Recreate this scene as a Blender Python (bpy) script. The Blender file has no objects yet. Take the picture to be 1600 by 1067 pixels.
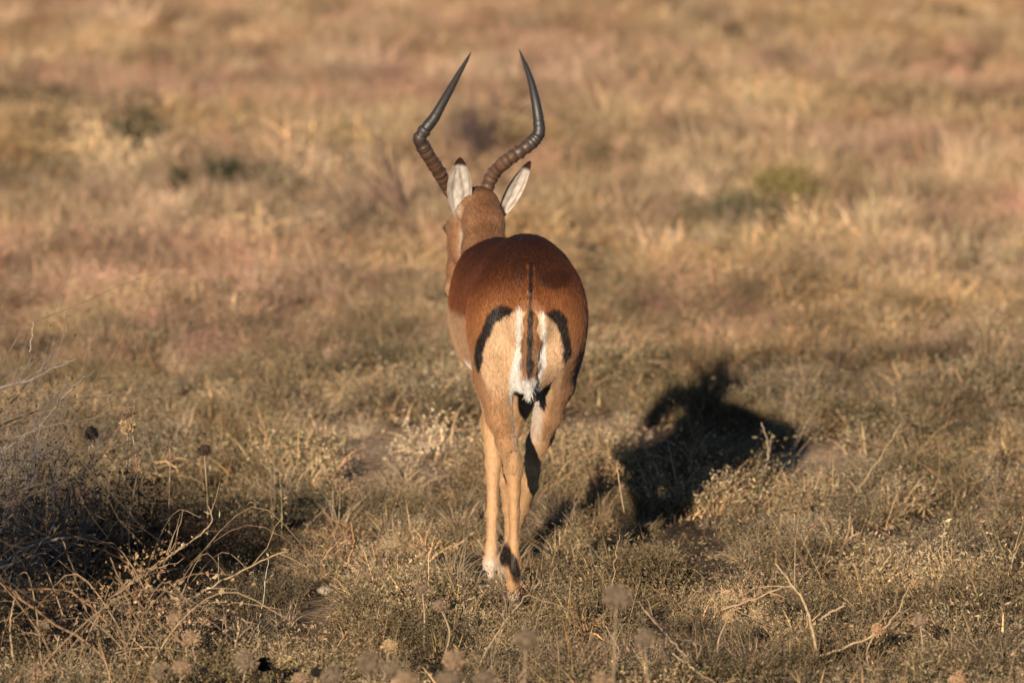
import bpy, math, random
import numpy as np
from mathutils import Vector

sc = bpy.context.scene
# ------------------------------------------------------------------ camera
CAM_H, CAM_D, FPX = 2.55, 18.0, 12060.0          # metres, metres, focal length in photo pixels (1600 wide)
PITCH = math.radians(6.01)
cam_d = bpy.data.cameras.new("camera")
cam = bpy.data.objects.new("camera", cam_d)
sc.collection.objects.link(cam)
cam.location = (0, -CAM_D, CAM_H)
cam.rotation_euler = (math.radians(90) - PITCH, 0, 0)
cam_d.sensor_width = 36.0
cam_d.lens = FPX / 1600.0 * 36.0
cam_d.clip_start = 0.5
cam_d.clip_end = 12000
cam_d.dof.use_dof = True
cam_d.dof.focus_distance = 18.02
cam_d.dof.aperture_fstop = 5.2
sc.camera = cam

# ------------------------------------------------------------------ light
SUN_EL, SUN_AZ = math.radians(13.7), math.radians(12.2)   # light travels away from the camera and to the right
sun_d = bpy.data.lights.new("sun", 'SUN')
sun = bpy.data.objects.new("sun", sun_d)
sc.collection.objects.link(sun)
sun_d.energy = 5.0
sun_d.color = (1.0, 0.84, 0.66)
sun_d.angle = math.radians(0.53)
ldir = Vector((math.sin(SUN_AZ) * math.cos(SUN_EL), math.cos(SUN_AZ) * math.cos(SUN_EL), -math.sin(SUN_EL)))
sun.rotation_euler = ldir.to_track_quat('-Z', 'Y').to_euler()
sun.location = (-3, -25, 8)
world = bpy.data.worlds.new("World")
sc.world = world
world.use_nodes = True
wn = world.node_tree.nodes
bg = wn["Background"]
sky = wn.new("ShaderNodeTexSky")
sky.sky_type = 'NISHITA'
sky.sun_disc = False
sky.sun_elevation = SUN_EL
sky.sun_rotation = math.pi + SUN_AZ
sky.altitude = 1100
sky.air_density = 0.7
sky.dust_density = 0.2
world.node_tree.links.new(sky.outputs[0], bg.inputs[0])
bg.inputs[1].default_value = 0.05
sc.view_settings.view_transform = 'Standard'
sc.view_settings.look = 'None'
sc.view_settings.exposure = 0.72
sc.view_settings.gamma = 1.0
sc.view_settings.use_curve_mapping = False
sc.render.engine = 'CYCLES'
sc.cycles.max_bounces = 6
sc.cycles.diffuse_bounces = 0
sc.cycles.use_denoising = True

# ------------------------------------------------------------------ helpers
rng = np.random.default_rng(7)
random.seed(7)
SP, CP = math.sin(PITCH), math.cos(PITCH)

def P(X, Y, y):
    """photo pixel seen at world depth y -> world point"""
    u, v = (X - 800.0) / FPX, (533.5 - Y) / FPX
    dy, dz = CP + v * SP, -SP + v * CP
    t = (y + CAM_D) / dy
    return np.array((u * t, y, CAM_H + dz * t))

def G(X, Y):
    """photo pixel on the ground -> (x, y)"""
    u, v = (X - 800.0) / FPX, (533.5 - Y) / FPX
    dy, dz = CP + v * SP, -SP + v * CP
    t = -CAM_H / dz
    return np.array((u * t, t * dy - CAM_D))

def proj(p):
    """world points (n,3) -> photo pixels"""
    x, y, z = p[:, 0], p[:, 1] + CAM_D, p[:, 2] - CAM_H
    f = y * CP - z * SP
    up = y * SP + z * CP
    return 800 + FPX * x / f, 533.5 - FPX * up / f

def _hash(i, j, s):
    n = (i.astype(np.int64) * 374761393 + j.astype(np.int64) * 668265263 + s * 1442695041) & 0xffffffff
    n = ((n ^ (n >> 13)) * 1274126177) & 0xffffffff
    return ((n ^ (n >> 16)) & 0xffff) / 65535.0

def noise2(x, y, s=0):
    x = np.asarray(x, float); y = np.asarray(y, float)
    i, j = np.floor(x), np.floor(y)
    fx, fy = x - i, y - j
    fx, fy = fx * fx * (3 - 2 * fx), fy * fy * (3 - 2 * fy)
    a, b, c, d = _hash(i, j, s), _hash(i + 1, j, s), _hash(i, j + 1, s), _hash(i + 1, j + 1, s)
    return (a * (1 - fx) + b * fx) * (1 - fy) + (c * (1 - fx) + d * fx) * fy

def fbm(x, y, s=0, o=3):
    r, a, t = 0, 1.0, 0
    for k in range(o):
        r = r + a * noise2(x * 2 ** k, y * 2 ** k, s + k * 17); t += a; a *= .5
    return r / t

def sstep(a, b, x):
    t = np.clip((x - a) / (b - a), 0, 1)
    return t * t * (3 - 2 * t)

def gh(x, y):
    """ground height"""
    x = np.asarray(x, float); y = np.asarray(y, float)
    h = (fbm(x * .45 + 31, y * .45 + 7, 3, 3) - .5) * .10
    r = np.sqrt((x + .02) ** 2 + ((y - .5) * .8) ** 2)
    h = h * sstep(.5, 2.2, r) + (fbm(x * 6.5, y * 4.5, 5, 2) - .5) * .05 * sstep(.35, .8, r) * (np.abs(y) < 60)
    far = sstep(60, 400, np.abs(y) + np.abs(x))
    return h * (1 - far) - far * 0.4

def mesh_obj(name, v, f, mat=None, parent=None, cols=None, smooth=False, loc=None, mats=None):
    me = bpy.data.meshes.new(name)
    v = np.asarray(v, float)
    if isinstance(f, np.ndarray):
        nf, k = f.shape
        me.vertices.add(len(v)); me.vertices.foreach_set("co", v.ravel())
        me.loops.add(nf * k); me.loops.foreach_set("vertex_index", f.ravel().astype(np.int32))
        me.polygons.add(nf); me.polygons.foreach_set("loop_start", np.arange(0, nf * k, k, dtype=np.int32))
        me.update(calc_edges=True)
    else:
        me.from_pydata([tuple(a) for a in v], [], f)
    if cols is not None:
        ca = me.color_attributes.new("col", 'FLOAT_COLOR', 'POINT')
        c4 = np.ones((len(v), 4)); c4[:, :3] = cols
        ca.data.foreach_set("color", c4.ravel())
    if smooth:
        me.polygons.foreach_set("use_smooth", np.ones(len(me.polygons), bool))
    if mat: me.materials.append(mat)
    o = bpy.data.objects.new(name, me)
    sc.collection.objects.link(o)
    if parent is not None: o.parent = parent
    if loc is not None: o.location = loc
    return o

def empty(name, loc, label, cat, group=None):
    o = bpy.data.objects.new(name, None)
    o.empty_display_size = .1
    sc.collection.objects.link(o)
    o.location = loc
    tag(o, label, cat, group)
    return o

def tag(o, label=None, cat=None, group=None, kind=None):
    if label: o["label"] = label
    if cat: o["category"] = cat
    if group: o["group"] = group
    if kind: o["kind"] = kind

class MB:
    def __init__(s): s.v, s.f, s.c, s.n = [], [], [], 0
    def add(s, v, f, c=None):
        s.v.append(np.asarray(v, float)); s.f += [tuple(i + s.n for i in q) for q in f]
        s.c.append(np.tile(c if c is not None else (1, 1, 1), (len(v), 1))); s.n += len(v)
    def build(s, name, mat, parent=None, smooth=False, off=None):
        v = np.vstack(s.v)
        if off is not None: v = v - np.asarray(off)
        return mesh_obj(name, v, s.f, mat, parent, np.vstack(s.c), smooth)

def tube(mb, pts, rad, sides=5, c=None, flat=1.0):
    pts = np.asarray(pts, float); n = len(pts)
    tan = np.gradient(pts, axis=0); tan /= np.linalg.norm(tan, axis=1)[:, None] + 1e-9
    ref = np.array((0, 0, 1.0)) if abs(tan[0][2]) < .9 else np.array((1.0, 0, 0))
    a = np.arange(sides) / sides * 2 * math.pi
    V = []
    for i in range(n):
        s1 = np.cross(tan[i], ref); s1 /= np.linalg.norm(s1) + 1e-9
        s2 = np.cross(s1, tan[i]); ref = s2
        V.append(pts[i] + rad[i] * (np.cos(a)[:, None] * s1 + flat * np.sin(a)[:, None] * s2))
    V = np.vstack(V)
    F = [(i * sides + k, i * sides + (k + 1) % sides, (i + 1) * sides + (k + 1) % sides, (i + 1) * sides + k)
         for i in range(n - 1) for k in range(sides)]
    F.append(tuple(range(sides))[::-1]); F.append(tuple((n - 1) * sides + k for k in range(sides)))
    mb.add(V, F, c)

def curve_pts(ctrl, n):
    """Catmull-Rom through control points"""
    c = np.asarray(ctrl, float)
    c = np.vstack([2 * c[0] - c[1], c, 2 * c[-1] - c[-2]])
    m = len(c) - 3
    out = []
    for t in np.linspace(0, m, n):
        i = min(int(t), m - 1); u = t - i
        p0, p1, p2, p3 = c[i:i + 4]
        out.append(.5 * (2 * p1 + (p2 - p0) * u + (2 * p0 - 5 * p1 + 4 * p2 - p3) * u * u + (3 * p1 - p0 - 3 * p2 + p3) * u ** 3))
    return np.array(out)

# ------------------------------------------------------------------ materials
def new_mat(name):
    m = bpy.data.materials.new(name); m.use_nodes = True
    return m, m.node_tree.nodes, m.node_tree.links

def mat_attr(name, rough=.85, inst=False, trans=0.0, noise_scale=60, noise_amt=.3, sheen=0, bump=0, bump_scale=200, spec=.2, mult=(1, 1, 1)):
    m, N, L = new_mat(name)
    b = N["Principled BSDF"]; out = N["Material Output"]
    b.inputs["Roughness"].default_value = rough
    b.inputs["Specular IOR Level"].default_value = spec
    if sheen:
        b.inputs["Sheen Weight"].default_value = sheen
        b.inputs["Sheen Roughness"].default_value = .5
    at = N.new("ShaderNodeAttribute"); at.attribute_name = "col"
    col = at.outputs["Color"]
    if inst:
        ti = N.new("ShaderNodeAttribute"); ti.attribute_name = "tint"; ti.attribute_type = 'INSTANCER'
        mx = N.new("ShaderNodeMix"); mx.data_type = 'RGBA'; mx.blend_type = 'MULTIPLY'; mx.inputs[0].default_value = 1
        L.new(col, mx.inputs[6]); L.new(ti.outputs["Color"], mx.inputs[7]); col = mx.outputs[2]
    if noise_amt:
        tc = N.new("ShaderNodeTexCoord")
        nz = N.new("ShaderNodeTexNoise"); nz.inputs["Scale"].default_value = noise_scale; nz.inputs["Detail"].default_value = 4
        L.new(tc.outputs["Object"], nz.inputs["Vector"])
        mr = N.new("ShaderNodeMapRange"); mr.inputs[1].default_value = .3; mr.inputs[2].default_value = .7
        mr.inputs[3].default_value = 1 - noise_amt; mr.inputs[4].default_value = 1 + noise_amt * .6
        L.new(nz.outputs[0], mr.inputs[0])
        m2 = N.new("ShaderNodeMix"); m2.data_type = 'RGBA'; m2.blend_type = 'MULTIPLY'; m2.inputs[0].default_value = 1
        L.new(col, m2.inputs[6]); L.new(mr.outputs[0], m2.inputs[7]); col = m2.outputs[2]
    L.new(col, b.inputs["Base Color"])
    if bump:
        tc = N.new("ShaderNodeTexCoord"); mp = N.new("ShaderNodeMapping"); mp.inputs["Scale"].default_value = (1, .35, .22)
        nz = N.new("ShaderNodeTexNoise"); nz.inputs["Scale"].default_value = bump_scale; nz.inputs["Detail"].default_value = 3
        L.new(tc.outputs["Object"], mp.inputs[0]); L.new(mp.outputs[0], nz.inputs["Vector"])
        bp = N.new("ShaderNodeBump"); bp.inputs["Strength"].default_value = bump; bp.inputs["Distance"].default_value = .004
        L.new(nz.outputs[0], bp.inputs["Height"]); L.new(bp.outputs[0], b.inputs["Normal"])
    if trans:
        tr = N.new("ShaderNodeBsdfTranslucent"); L.new(col, tr.inputs[0])
        ms = N.new("ShaderNodeMixShader"); ms.inputs[0].default_value = trans
        L.new(b.outputs[0], ms.inputs[1]); L.new(tr.outputs[0], ms.inputs[2]); L.new(ms.outputs[0], out.inputs[0])
    return m

M_PLANT = mat_attr("dry_plant_inst", inst=True, trans=.08, noise_amt=.0, rough=.8)
M_TWIG = mat_attr("dry_twig", noise_scale=90, noise_amt=.35)
M_COAT = mat_attr("coat", rough=.5, sheen=.0, noise_scale=120, noise_amt=.12, bump=.55, bump_scale=260, spec=.25)
M_HORN = mat_attr("horn", rough=.48, noise_scale=150, noise_amt=.3, spec=.5)
M_HOOF = mat_attr("hoof", rough=.5, noise_scale=150, noise_amt=.3, spec=.4)
M_SEED = mat_attr("seed_head", rough=.9, noise_scale=200, noise_amt=.35, trans=.1)
M_STONE = mat_attr("stone", rough=.95, noise_scale=40, noise_amt=.35, bump=.5, bump_scale=120)

# patches in the photograph: centre pixel on the ground, radii (x px, y px), kind
PATCH = [
    ("bare", 620, 698, 130, 36), ("bare", 1290, 712, 110, 26), ("bare", 540, 660, 80, 20), ("bare", 930, 655, 70, 26), ("bare", 530, 930, 60, 22), ("bare", 1330, 640, 90, 16),
    ("bare", 180, 265, 150, 14), ("bare", 1470, 405, 110, 18), ("bare", 540, 275, 120, 14), ("bare", 1560, 760, 70, 22),
    ("green", 60, 275, 110, 30), ("green", 500, 340, 120, 16), ("green", 1130, 350, 130, 22), ("green", 1560, 385, 120, 22),
    ("green", 600, 560, 170, 45), ("green", 1150, 355, 90, 18), ("green", 1000, 700, 60, 30),
    ("pink", 330, 470, 140, 50), ("pink", 400, 120, 230, 40), ("pink", 620, 60, 250, 30), ("pink", 1380, 110, 240, 34),
    ("pink", 1110, 470, 90, 50), ("pink", 1450, 240, 200, 40), ("pink", 90, 430, 110, 40), ("pink", 900, 120, 190, 30),
    ("pink", 280, 500, 100, 34), ("pink", 1100, 210, 160, 30), ("pink", 600, 380, 130, 24),
    ("dark", 40, 170, 70, 22), ("dark", 480, 30, 60, 14), ("dark", 960, 420, 70, 16), ("dark", 1090, 225, 60, 16),
    ("dark", 270, 590, 80, 20), ("dark", 660, 590, 70, 22),
]
def patch_w(kind, xy):
    w = np.zeros(len(xy))
    p3 = np.column_stack([xy, np.full(len(xy), .04)])
    X, Y = proj(p3)
    X = X + (noise2(xy[:, 0] * 2.2, xy[:, 1] * .9, 77) - .5) * 90
    Y = Y + (noise2(xy[:, 0] * 2.2, xy[:, 1] * .9, 78) - .5) * 30
    for k, cx, cy, rx, ry in PATCH:
        if k == kind:
            d = ((X - cx) / rx) ** 2 + ((Y - cy) / ry) ** 2
            w = np.maximum(w, 1 - sstep(.5, 1.4, d))
    return w

# ------------------------------------------------------------------ ground
def make_ground():
    xs = np.unique(np.concatenate([-np.geomspace(6, 4000, 26)[::-1], np.linspace(-6, 6, 121), np.geomspace(6, 4000, 26)]))
    ys = np.unique(np.concatenate([-np.geomspace(6, 4000, 24)[::-1], np.linspace(-6, 44, 420), np.geomspace(44, 6000, 24)]))
    gx, gy = np.meshgrid(xs, ys, indexing='ij')
    v = np.stack([gx, gy, gh(gx, gy) + (fbm(gx * 6, gy * 6, 9, 3) - .5) * .015 * (np.abs(gx) < 7)], -1).reshape(-1, 3)
    nx, ny = len(xs), len(ys)
    i = np.arange(nx * ny).reshape(nx, ny)
    f = np.stack([i[:-1, :-1], i[1:, :-1], i[1:, 1:], i[:-1, 1:]], -1).reshape(-1, 4)
    m, N, L = new_mat("soil")
    b = N["Principled BSDF"]; b.inputs["Roughness"].default_value = .97; b.inputs["Specular IOR Level"].default_value = .1
    tc = N.new("ShaderNodeTexCoord")
    n1 = N.new("ShaderNodeTexNoise"); n1.inputs["Scale"].default_value = 1.1; n1.inputs["Detail"].default_value = 8; n1.inputs["Roughness"].default_value = .65
    n2 = N.new("ShaderNodeTexNoise"); n2.inputs["Scale"].default_value = 45; n2.inputs["Detail"].default_value = 6
    L.new(tc.outputs["Object"], n1.inputs["Vector"]); L.new(tc.outputs["Object"], n2.inputs["Vector"])
    r1 = N.new("ShaderNodeValToRGB")
    r1.color_ramp.elements[0].position = .35; r1.color_ramp.elements[0].color = (.10, .075, .05, 1)
    r1.color_ramp.elements[1].position = .68; r1.color_ramp.elements[1].color = (.30, .235, .16, 1)
    L.new(n1.outputs[0], r1.inputs[0])
    r2 = N.new("ShaderNodeValToRGB")
    r2.color_ramp.elements[0].position = .3; r2.color_ramp.elements[0].color = (.45, .42, .4, 1)
    r2.color_ramp.elements[1].position = .7; r2.color_ramp.elements[1].color = (1.25, 1.2, 1.15, 1)
    L.new(n2.outputs[0], r2.inputs[0])
    mx = N.new("ShaderNodeMix"); mx.data_type = 'RGBA'; mx.blend_type = 'MULTIPLY'; mx.inputs[0].default_value = 1
    L.new(r1.outputs[0], mx.inputs[6]); L.new(r2.outputs[0], mx.inputs[7]); L.new(mx.outputs[2], b.inputs["Base Color"])
    bp = N.new("ShaderNodeBump"); bp.inputs["Strength"].default_value = .8; bp.inputs["Distance"].default_value = .02
    L.new(n2.outputs[0], bp.inputs["Height"]); L.new(bp.outputs[0], b.inputs["Normal"])
    bw = patch_w("bare", v[:, :2])
    cc = np.array((.55, .52, .50))[None] + (np.array((2.5, 2.35, 2.2)) - .55)[None] * bw[:, None]
    at = N.new("ShaderNodeAttribute"); at.attribute_name = "col"
    m3 = N.new("ShaderNodeMix"); m3.data_type = 'RGBA'; m3.blend_type = 'MULTIPLY'; m3.inputs[0].default_value = 1
    L.new(mx.outputs[2], m3.inputs[6]); L.new(at.outputs["Color"], m3.inputs[7]); L.new(m3.outputs[2], b.inputs["Base Color"])
    o = mesh_obj("ground", v, f, m, smooth=True, cols=cc)
    tag(o, "dry sandy soil under the grass and scrub", None, None, "structure")
make_ground()

# ------------------------------------------------------------------ small plant clumps (sources for the ground cover)
def strips(n, base_r, hmin, hmax, w, lean, curl, seed, seg=3, col=(1, 1, 1), cvar=.25, wtip=.12, hue=.08):
    """n curved tapering blades as quads (seg per blade)"""
    r = np.random.default_rng(seed)
    ang = r.uniform(0, 2 * math.pi, n); rad = base_r * np.sqrt(r.uniform(0, 1, n))
    bx, by = rad * np.cos(ang), rad * np.sin(ang)
    h = r.uniform(hmin, hmax, n)
    la = ang + r.normal(0, .9, n)
    ln = np.abs(r.normal(lean, lean * .6, n)); cu = np.abs(r.normal(curl, curl * .7, n))
    wa = r.uniform(0, math.pi, n); ww = w * r.uniform(.6, 1.4, n)
    ts = np.linspace(0, 1, seg + 1)
    V = np.zeros((n, seg + 1, 2, 3)); 
    ang_t = ln[:, None] + cu[:, None] * ts[None]
    step = h[:, None] / seg
    dx = np.cumsum(np.sin(ang_t) * step, 1) - np.sin(ang_t[:, :1]) * step
    dz = np.cumsum(np.cos(ang_t) * step, 1) - np.cos(ang_t[:, :1]) * step
    cx = bx[:, None] + dx * np.cos(la)[:, None]; cy = by[:, None] + dx * np.sin(la)[:, None]
    wt = ww[:, None] * (1 - (1 - wtip) * ts[None] ** 1.5) * .5
    for k, s in enumerate((-1, 1)):
        V[:, :, k, 0] = cx + s * wt * np.cos(wa)[:, None]
        V[:, :, k, 1] = cy + s * wt * np.sin(wa)[:, None]
        V[:, :, k, 2] = dz - .004
    base = (np.arange(n) * (seg + 1) * 2)[:, None] + (np.arange(seg) * 2)[None]
    F = np.stack([base, base + 1, base + 3, base + 2], -1).reshape(-1, 4)
    c = np.array(col)[None] * (1 + r.uniform(-cvar, cvar, (n, 1))) * (1 + r.uniform(-hue, hue, (n, 3)))
    C = np.repeat(c, (seg + 1) * 2, 0)
    tips = np.stack([cx, cy, dz], -1)
    return V.reshape(-1, 3), F, C, tips

def leaves(centers, size, seed, col, cvar=.3, hue=.1, asp=.45):
    r = np.random.default_rng(seed); n = len(centers)
    a = r.normal(size=(n, 3)); a /= np.linalg.norm(a, axis=1)[:, None]
    a[:, 2] = np.abs(a[:, 2]) * .8 + .1
    b = np.cross(a, r.normal(size=(n, 3))); b /= np.linalg.norm(b, axis=1)[:, None]
    s = size * r.uniform(.5, 1.4, n)[:, None]
    V = np.stack([centers, centers + a * s * .5 + b * s * asp * .5, centers + a * s, centers + a * s * .5 - b * s * asp * .5], 1)
    F = np.arange(n * 4).reshape(n, 4)
    c = np.array(col)[None] * (1 + r.uniform(-cvar, cvar, (n, 1))) * (1 + r.uniform(-hue, hue, (n, 3)))
    return V.reshape(-1, 3), F, np.repeat(c, 4, 0)

def join(parts):
    V, F, C, n = [], [], [], 0
    for p in parts:
        V.append(p[0]); F.append(p[1] + n); C.append(p[2]); n += len(p[0])
    return np.vstack(V), np.vstack(F), np.vstack(C)

def source(kind, variants):
    col = bpy.data.collections.new("source_" + kind)
    for k, (v, f, c) in enumerate(variants):
        me = bpy.data.meshes.new("%s_clump" % kind)
        nf = len(f)
        me.vertices.add(len(v)); me.vertices.foreach_set("co", v.ravel())
        me.loops.add(nf * 4); me.loops.foreach_set("vertex_index", f.ravel().astype(np.int32))
        me.polygons.add(nf); me.polygons.foreach_set("loop_start", np.arange(0, nf * 4, 4, dtype=np.int32))
        me.update(calc_edges=True)
        ca = me.color_attributes.new("col", 'FLOAT_COLOR', 'POINT')
        c4 = np.ones((len(v), 4)); c4[:, :3] = c; ca.data.foreach_set("color", c4.ravel())
        me.materials.append(M_PLANT)
        o = bpy.data.objects.new("%s_clump_%02d" % (kind, k), me)
        col.objects.link(o)
    return col

def scatter(name, src, nvar, xy, scl, tint, label, tilt=.25, z_off=0, sclz=None):
    n = len(xy)
    z = gh(xy[:, 0], xy[:, 1]) + z_off
    me = bpy.data.meshes.new(name)
    me.vertices.add(n); me.vertices.foreach_set("co", np.column_stack([xy, z]).ravel())
    a = me.attributes.new("rot", 'FLOAT_VECTOR', 'POINT')
    rot = np.column_stack([rng.normal(0, tilt, n), rng.normal(0, tilt, n), rng.uniform(0, 2 * math.pi, n)])
    a.data.foreach_set("vector", rot.ravel())
    a = me.attributes.new("scl", 'FLOAT_VECTOR', 'POINT')
    s3 = np.column_stack([scl, scl, scl if sclz is None else sclz])
    a.data.foreach_set("vector", s3.ravel())
    a = me.attributes.new("vi", 'INT', 'POINT'); a.data.foreach_set("value", rng.integers(0, nvar, n).astype(np.int32))
    a = me.attributes.new("tint", 'FLOAT_VECTOR', 'POINT'); a.data.foreach_set("vector", tint.ravel())
    o = bpy.data.objects.new(name, me); sc.collection.objects.link(o)
    ng = bpy.data.node_groups.new("scatter_" + name, 'GeometryNodeTree')
    ng.interface.new_socket("Geometry", in_out='INPUT', socket_type='NodeSocketGeometry')
    ng.interface.new_socket("Geometry", in_out='OUTPUT', socket_type='NodeSocketGeometry')
    N, L = ng.nodes, ng.links
    gi, go = N.new("NodeGroupInput"), N.new("NodeGroupOutput")
    ip = N.new("GeometryNodeInstanceOnPoints"); ci = N.new("GeometryNodeCollectionInfo")
    ci.inputs[0].default_value = src; ci.inputs["Separate Children"].default_value = True; ci.inputs["Reset Children"].default_value = True
    def na(nm, t):
        q = N.new("GeometryNodeInputNamedAttribute"); q.data_type = t; q.inputs[0].default_value = nm
        return [s for s in q.outputs if s.enabled and s.name == "Attribute"][0]
    L.new(gi.outputs[0], ip.inputs["Points"]); L.new(ci.outputs[0], ip.inputs["Instance"])
    ip.inputs["Pick Instance"].default_value = True
    L.new(na("vi", 'INT'), ip.inputs["Instance Index"])
    L.new(na("rot", 'FLOAT_VECTOR'), ip.inputs["Rotation"])
    L.new(na("scl", 'FLOAT_VECTOR'), ip.inputs["Scale"])
    L.new(ip.outputs[0], go.inputs[0])
    md = o.modifiers.new("scatter", 'NODES'); md.node_group = ng
    tag(o, label, None, None, "stuff")
    return o

# kinds of clumps, colours near 1 (the tint carries the colour)
def scrub_var(s):
    v, f, c, tips = strips(52, .05, .035, .095, .0028, .50, .7, s, seg=4, col=(.80, .73, .62), cvar=.55)
    w = strips(34, .06, .04, .125, .0040, .85, 1.5, s + 7, seg=5, col=(1.55, 1.34, 1.05), cvar=.5)
    r = np.random.default_rng(s + 50)
    cen = tips[:, 2:, :].reshape(-1, 3); cen = np.repeat(cen, 3, 0) + r.normal(0, .005, (len(cen) * 3, 3))
    cen[:, 2] = np.abs(cen[:, 2])
    lv = leaves(cen, .0080, s, (.90, .90, .84), .38, .10, .32)
    return join([(v, f, c), w[:3], lv])
def straw_var(s):
    a = strips(60, .045, .07, .19, .0036, .30, .75, s, seg=4, col=(1, 1, 1), cvar=.3)
    b = strips(40, .07, .03, .09, .0034, .9, .8, s + 9, seg=3, col=(.75, .72, .7), cvar=.3)
    return join([a[:3], b[:3]])
def pink_var(s):
    a = strips(34, .04, .10, .22, .0018, .22, .5, s, seg=4, col=(.8, .8, .75), cvar=.25)
    r = np.random.default_rng(s)
    cen = a[3][:, 2:, :].reshape(-1, 3); cen = np.repeat(cen, 4, 0) + r.normal(0, .009, (len(cen) * 4, 3))
    lv = leaves(cen, .012, s, (1.05, .82, .85), .3, .08, .3)
    b = strips(30, .06, .04, .10, .003, .6, .8, s + 9, seg=3, col=(.85, .85, .7), cvar=.3)
    return join([a[:3], lv, b[:3]])
def litter_var(s):
    r = np.random.default_rng(s)
    cen = np.column_stack([r.normal(0, .05, 26), r.normal(0, .05, 26), r.uniform(.003, .035, 26)])
    lv = leaves(cen, .020, s, (1, 1, 1), .35, .1, .35)
    t = strips(12, .06, .05, .12, .0022, 1.25, .3, s + 3, seg=3, col=(.8, .75, .7), cvar=.3)
    return join([lv, t[:3]])
def stalk_var(s):
    a = strips(9, .05, .16, .30, .0022, .30, .5, s, seg=5, col=(1, 1, 1), cvar=.3, wtip=.3)
    r = np.random.default_rng(s)
    cen = a[3][:, 3:, :].reshape(-1, 3); cen = np.repeat(cen, 2, 0) + r.normal(0, .004, (len(cen) * 2, 3))
    lv = leaves(cen, .014, s, (1.05, 1, .9), .3, .1, .25)
    return join([a[:3], lv])

S_SCRUB = source("scrub", [scrub_var(k) for k in range(5)])
S_STRAW = source("straw", [straw_var(k + 20) for k in range(5)])
S_PINK = source("pink", [pink_var(k + 40) for k in range(4)])
S_LITTER = source("litter", [litter_var(k + 60) for k in range(4)])
S_STALK = source("stalk", [stalk_var(k + 80) for k in range(4)])

def area_points(y0, y1, dens, margin=1.6):
    """random points per square metre inside the view's ground wedge plus a margin"""
    hw1 = .068 * (CAM_D + y1) + margin
    n = int(dens * (y1 - y0) * 2 * hw1)
    xy = np.column_stack([rng.uniform(-hw1, hw1, n), rng.uniform(y0, y1, n)])
    k = np.abs(xy[:, 0]) < .068 * (CAM_D + xy[:, 1]) + margin
    return xy[k]

def lerp(a, b, t): return a + (b - a) * t[:, None]
C_ = lambda *a: np.array(a, float)[None]
def veg_tint(xy, kind):
    x, y = xy[:, 0], xy[:, 1]
    n = len(xy)
    a, b, c = fbm(x * 1.3, y * .7, 11), fbm(x * .6 + 9, y * .35, 12), fbm(x * 4, y * 3, 13)
    far = sstep(4, 9, y + (a - .5) * 4)
    olive, grey, straw, rust = C_(.190, .150, .088), C_(.27, .225, .175), C_(.385, .285, .175), C_(.34, .16, .07)
    gold, pink, green = C_(.46, .315, .185), C_(.40, .265, .198), C_(.28, .25, .15)
    mauve = C_(.33, .225, .190)
    near_c = lerp(np.repeat(olive, n, 0), grey, sstep(.35, .7, c)); near_c = lerp(near_c, straw, sstep(.52, .8, a) * .8)
    far_c = lerp(np.repeat(straw, n, 0), gold, sstep(.35, .65, c)); far_c = lerp(far_c, pink, sstep(.40, .66, b + rng.normal(0, .10, n)) * .8)
    far_c = lerp(far_c, mauve, sstep(.46, .64, fbm(x * 1.5 + 40, y * .7, 15) + rng.normal(0, .06, n)) * .75)
    t = lerp(near_c * C_(.88, .84, .80), far_c * C_(1.15, 1.09, 1.01), far)
    if kind == 'straw': t = lerp(t, gold, np.full(n, .45))
    if kind == 'pink': t = lerp(t, pink, np.full(n, .45))
    if kind == 'scrub': t = lerp(t, olive * 1.05, np.full(n, .25))
    t = lerp(t, green, patch_w("green", xy) * .45 * rng.uniform(.2, 1.4, n))
    t = lerp(t, pink, patch_w("pink", xy) * .5 * rng.uniform(.1, 1.3, n).clip(0, 1))
    t = lerp(t, olive * .6, patch_w("dark", xy) * .8)
    t = lerp(t, C_(.42, .335, .245), patch_w("bare", xy) * .65)
    r = rng.uniform(0, 1, n)
    t = lerp(t, rust, (r > .965) * .7)
    t = lerp(t, olive * .5, (r < .06) * .8)
    t = lerp(t, olive * .62, sstep(.52, .66, fbm(x * 5.5 + 3, y * 4, 92, 2)) * .75 * (1 - .55 * far))
    t = lerp(t, straw * 1.08, sstep(.54, .68, fbm(x * 6.5 + 13, y * 4.5, 93, 2)) * .7)
    t *= (1 + rng.uniform(-.42, .42, n))[:, None]
    t *= (.42 + 1.16 * fbm(x * 3.1, y * 1.7, 91, 2))[:, None]
    return t

def cull(xy, p): return xy[rng.uniform(0, 1, len(xy)) < p]
# hoof prints of clearance: keep tall grass off the legs
def clear(xy, r=.10):
    q = np.ones(len(xy), bool)
    for hx, hy in ((.004, .03), (-.02, .60), (-.05, .66), (-.017, 1.08)):
        q &= np.hypot(xy[:, 0] - hx, xy[:, 1] - hy) > r
    return xy[q]

# low scrub mat, dense near, thinner far
xy = area_points(-4.5, 9, 200); xy = clear(cull(xy, (.04 + .96 * sstep(.38, .53, fbm(xy[:, 0] * 6.5, xy[:, 1] * 4.5, 5, 2))) * (1 - .93 * patch_w("bare", xy))), .03)
hs = (.40 + .75 * fbm(xy[:, 0] * 2.0, xy[:, 1] * 2.0, 21, 2)) * (.55 + .85 * sstep(.35, .65, fbm(xy[:, 0] * 6.5, xy[:, 1] * 4.5, 5, 2)))
for hx, hy in ((.004, .03), (-.02, .60), (-.05, .66), (-.017, 1.08)):
    hs *= .55 + .45 * sstep(.07, .26, np.hypot((xy[:, 0] - hx) * 1.2, (xy[:, 1] - hy + .22) * .55))
scatter("low_scrub", S_SCRUB, 5, xy, hs * rng.uniform(.75, 1.25, len(xy)), veg_tint(xy, 'scrub'), "mat of tiny leaved grey green scrub over the near ground")
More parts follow.
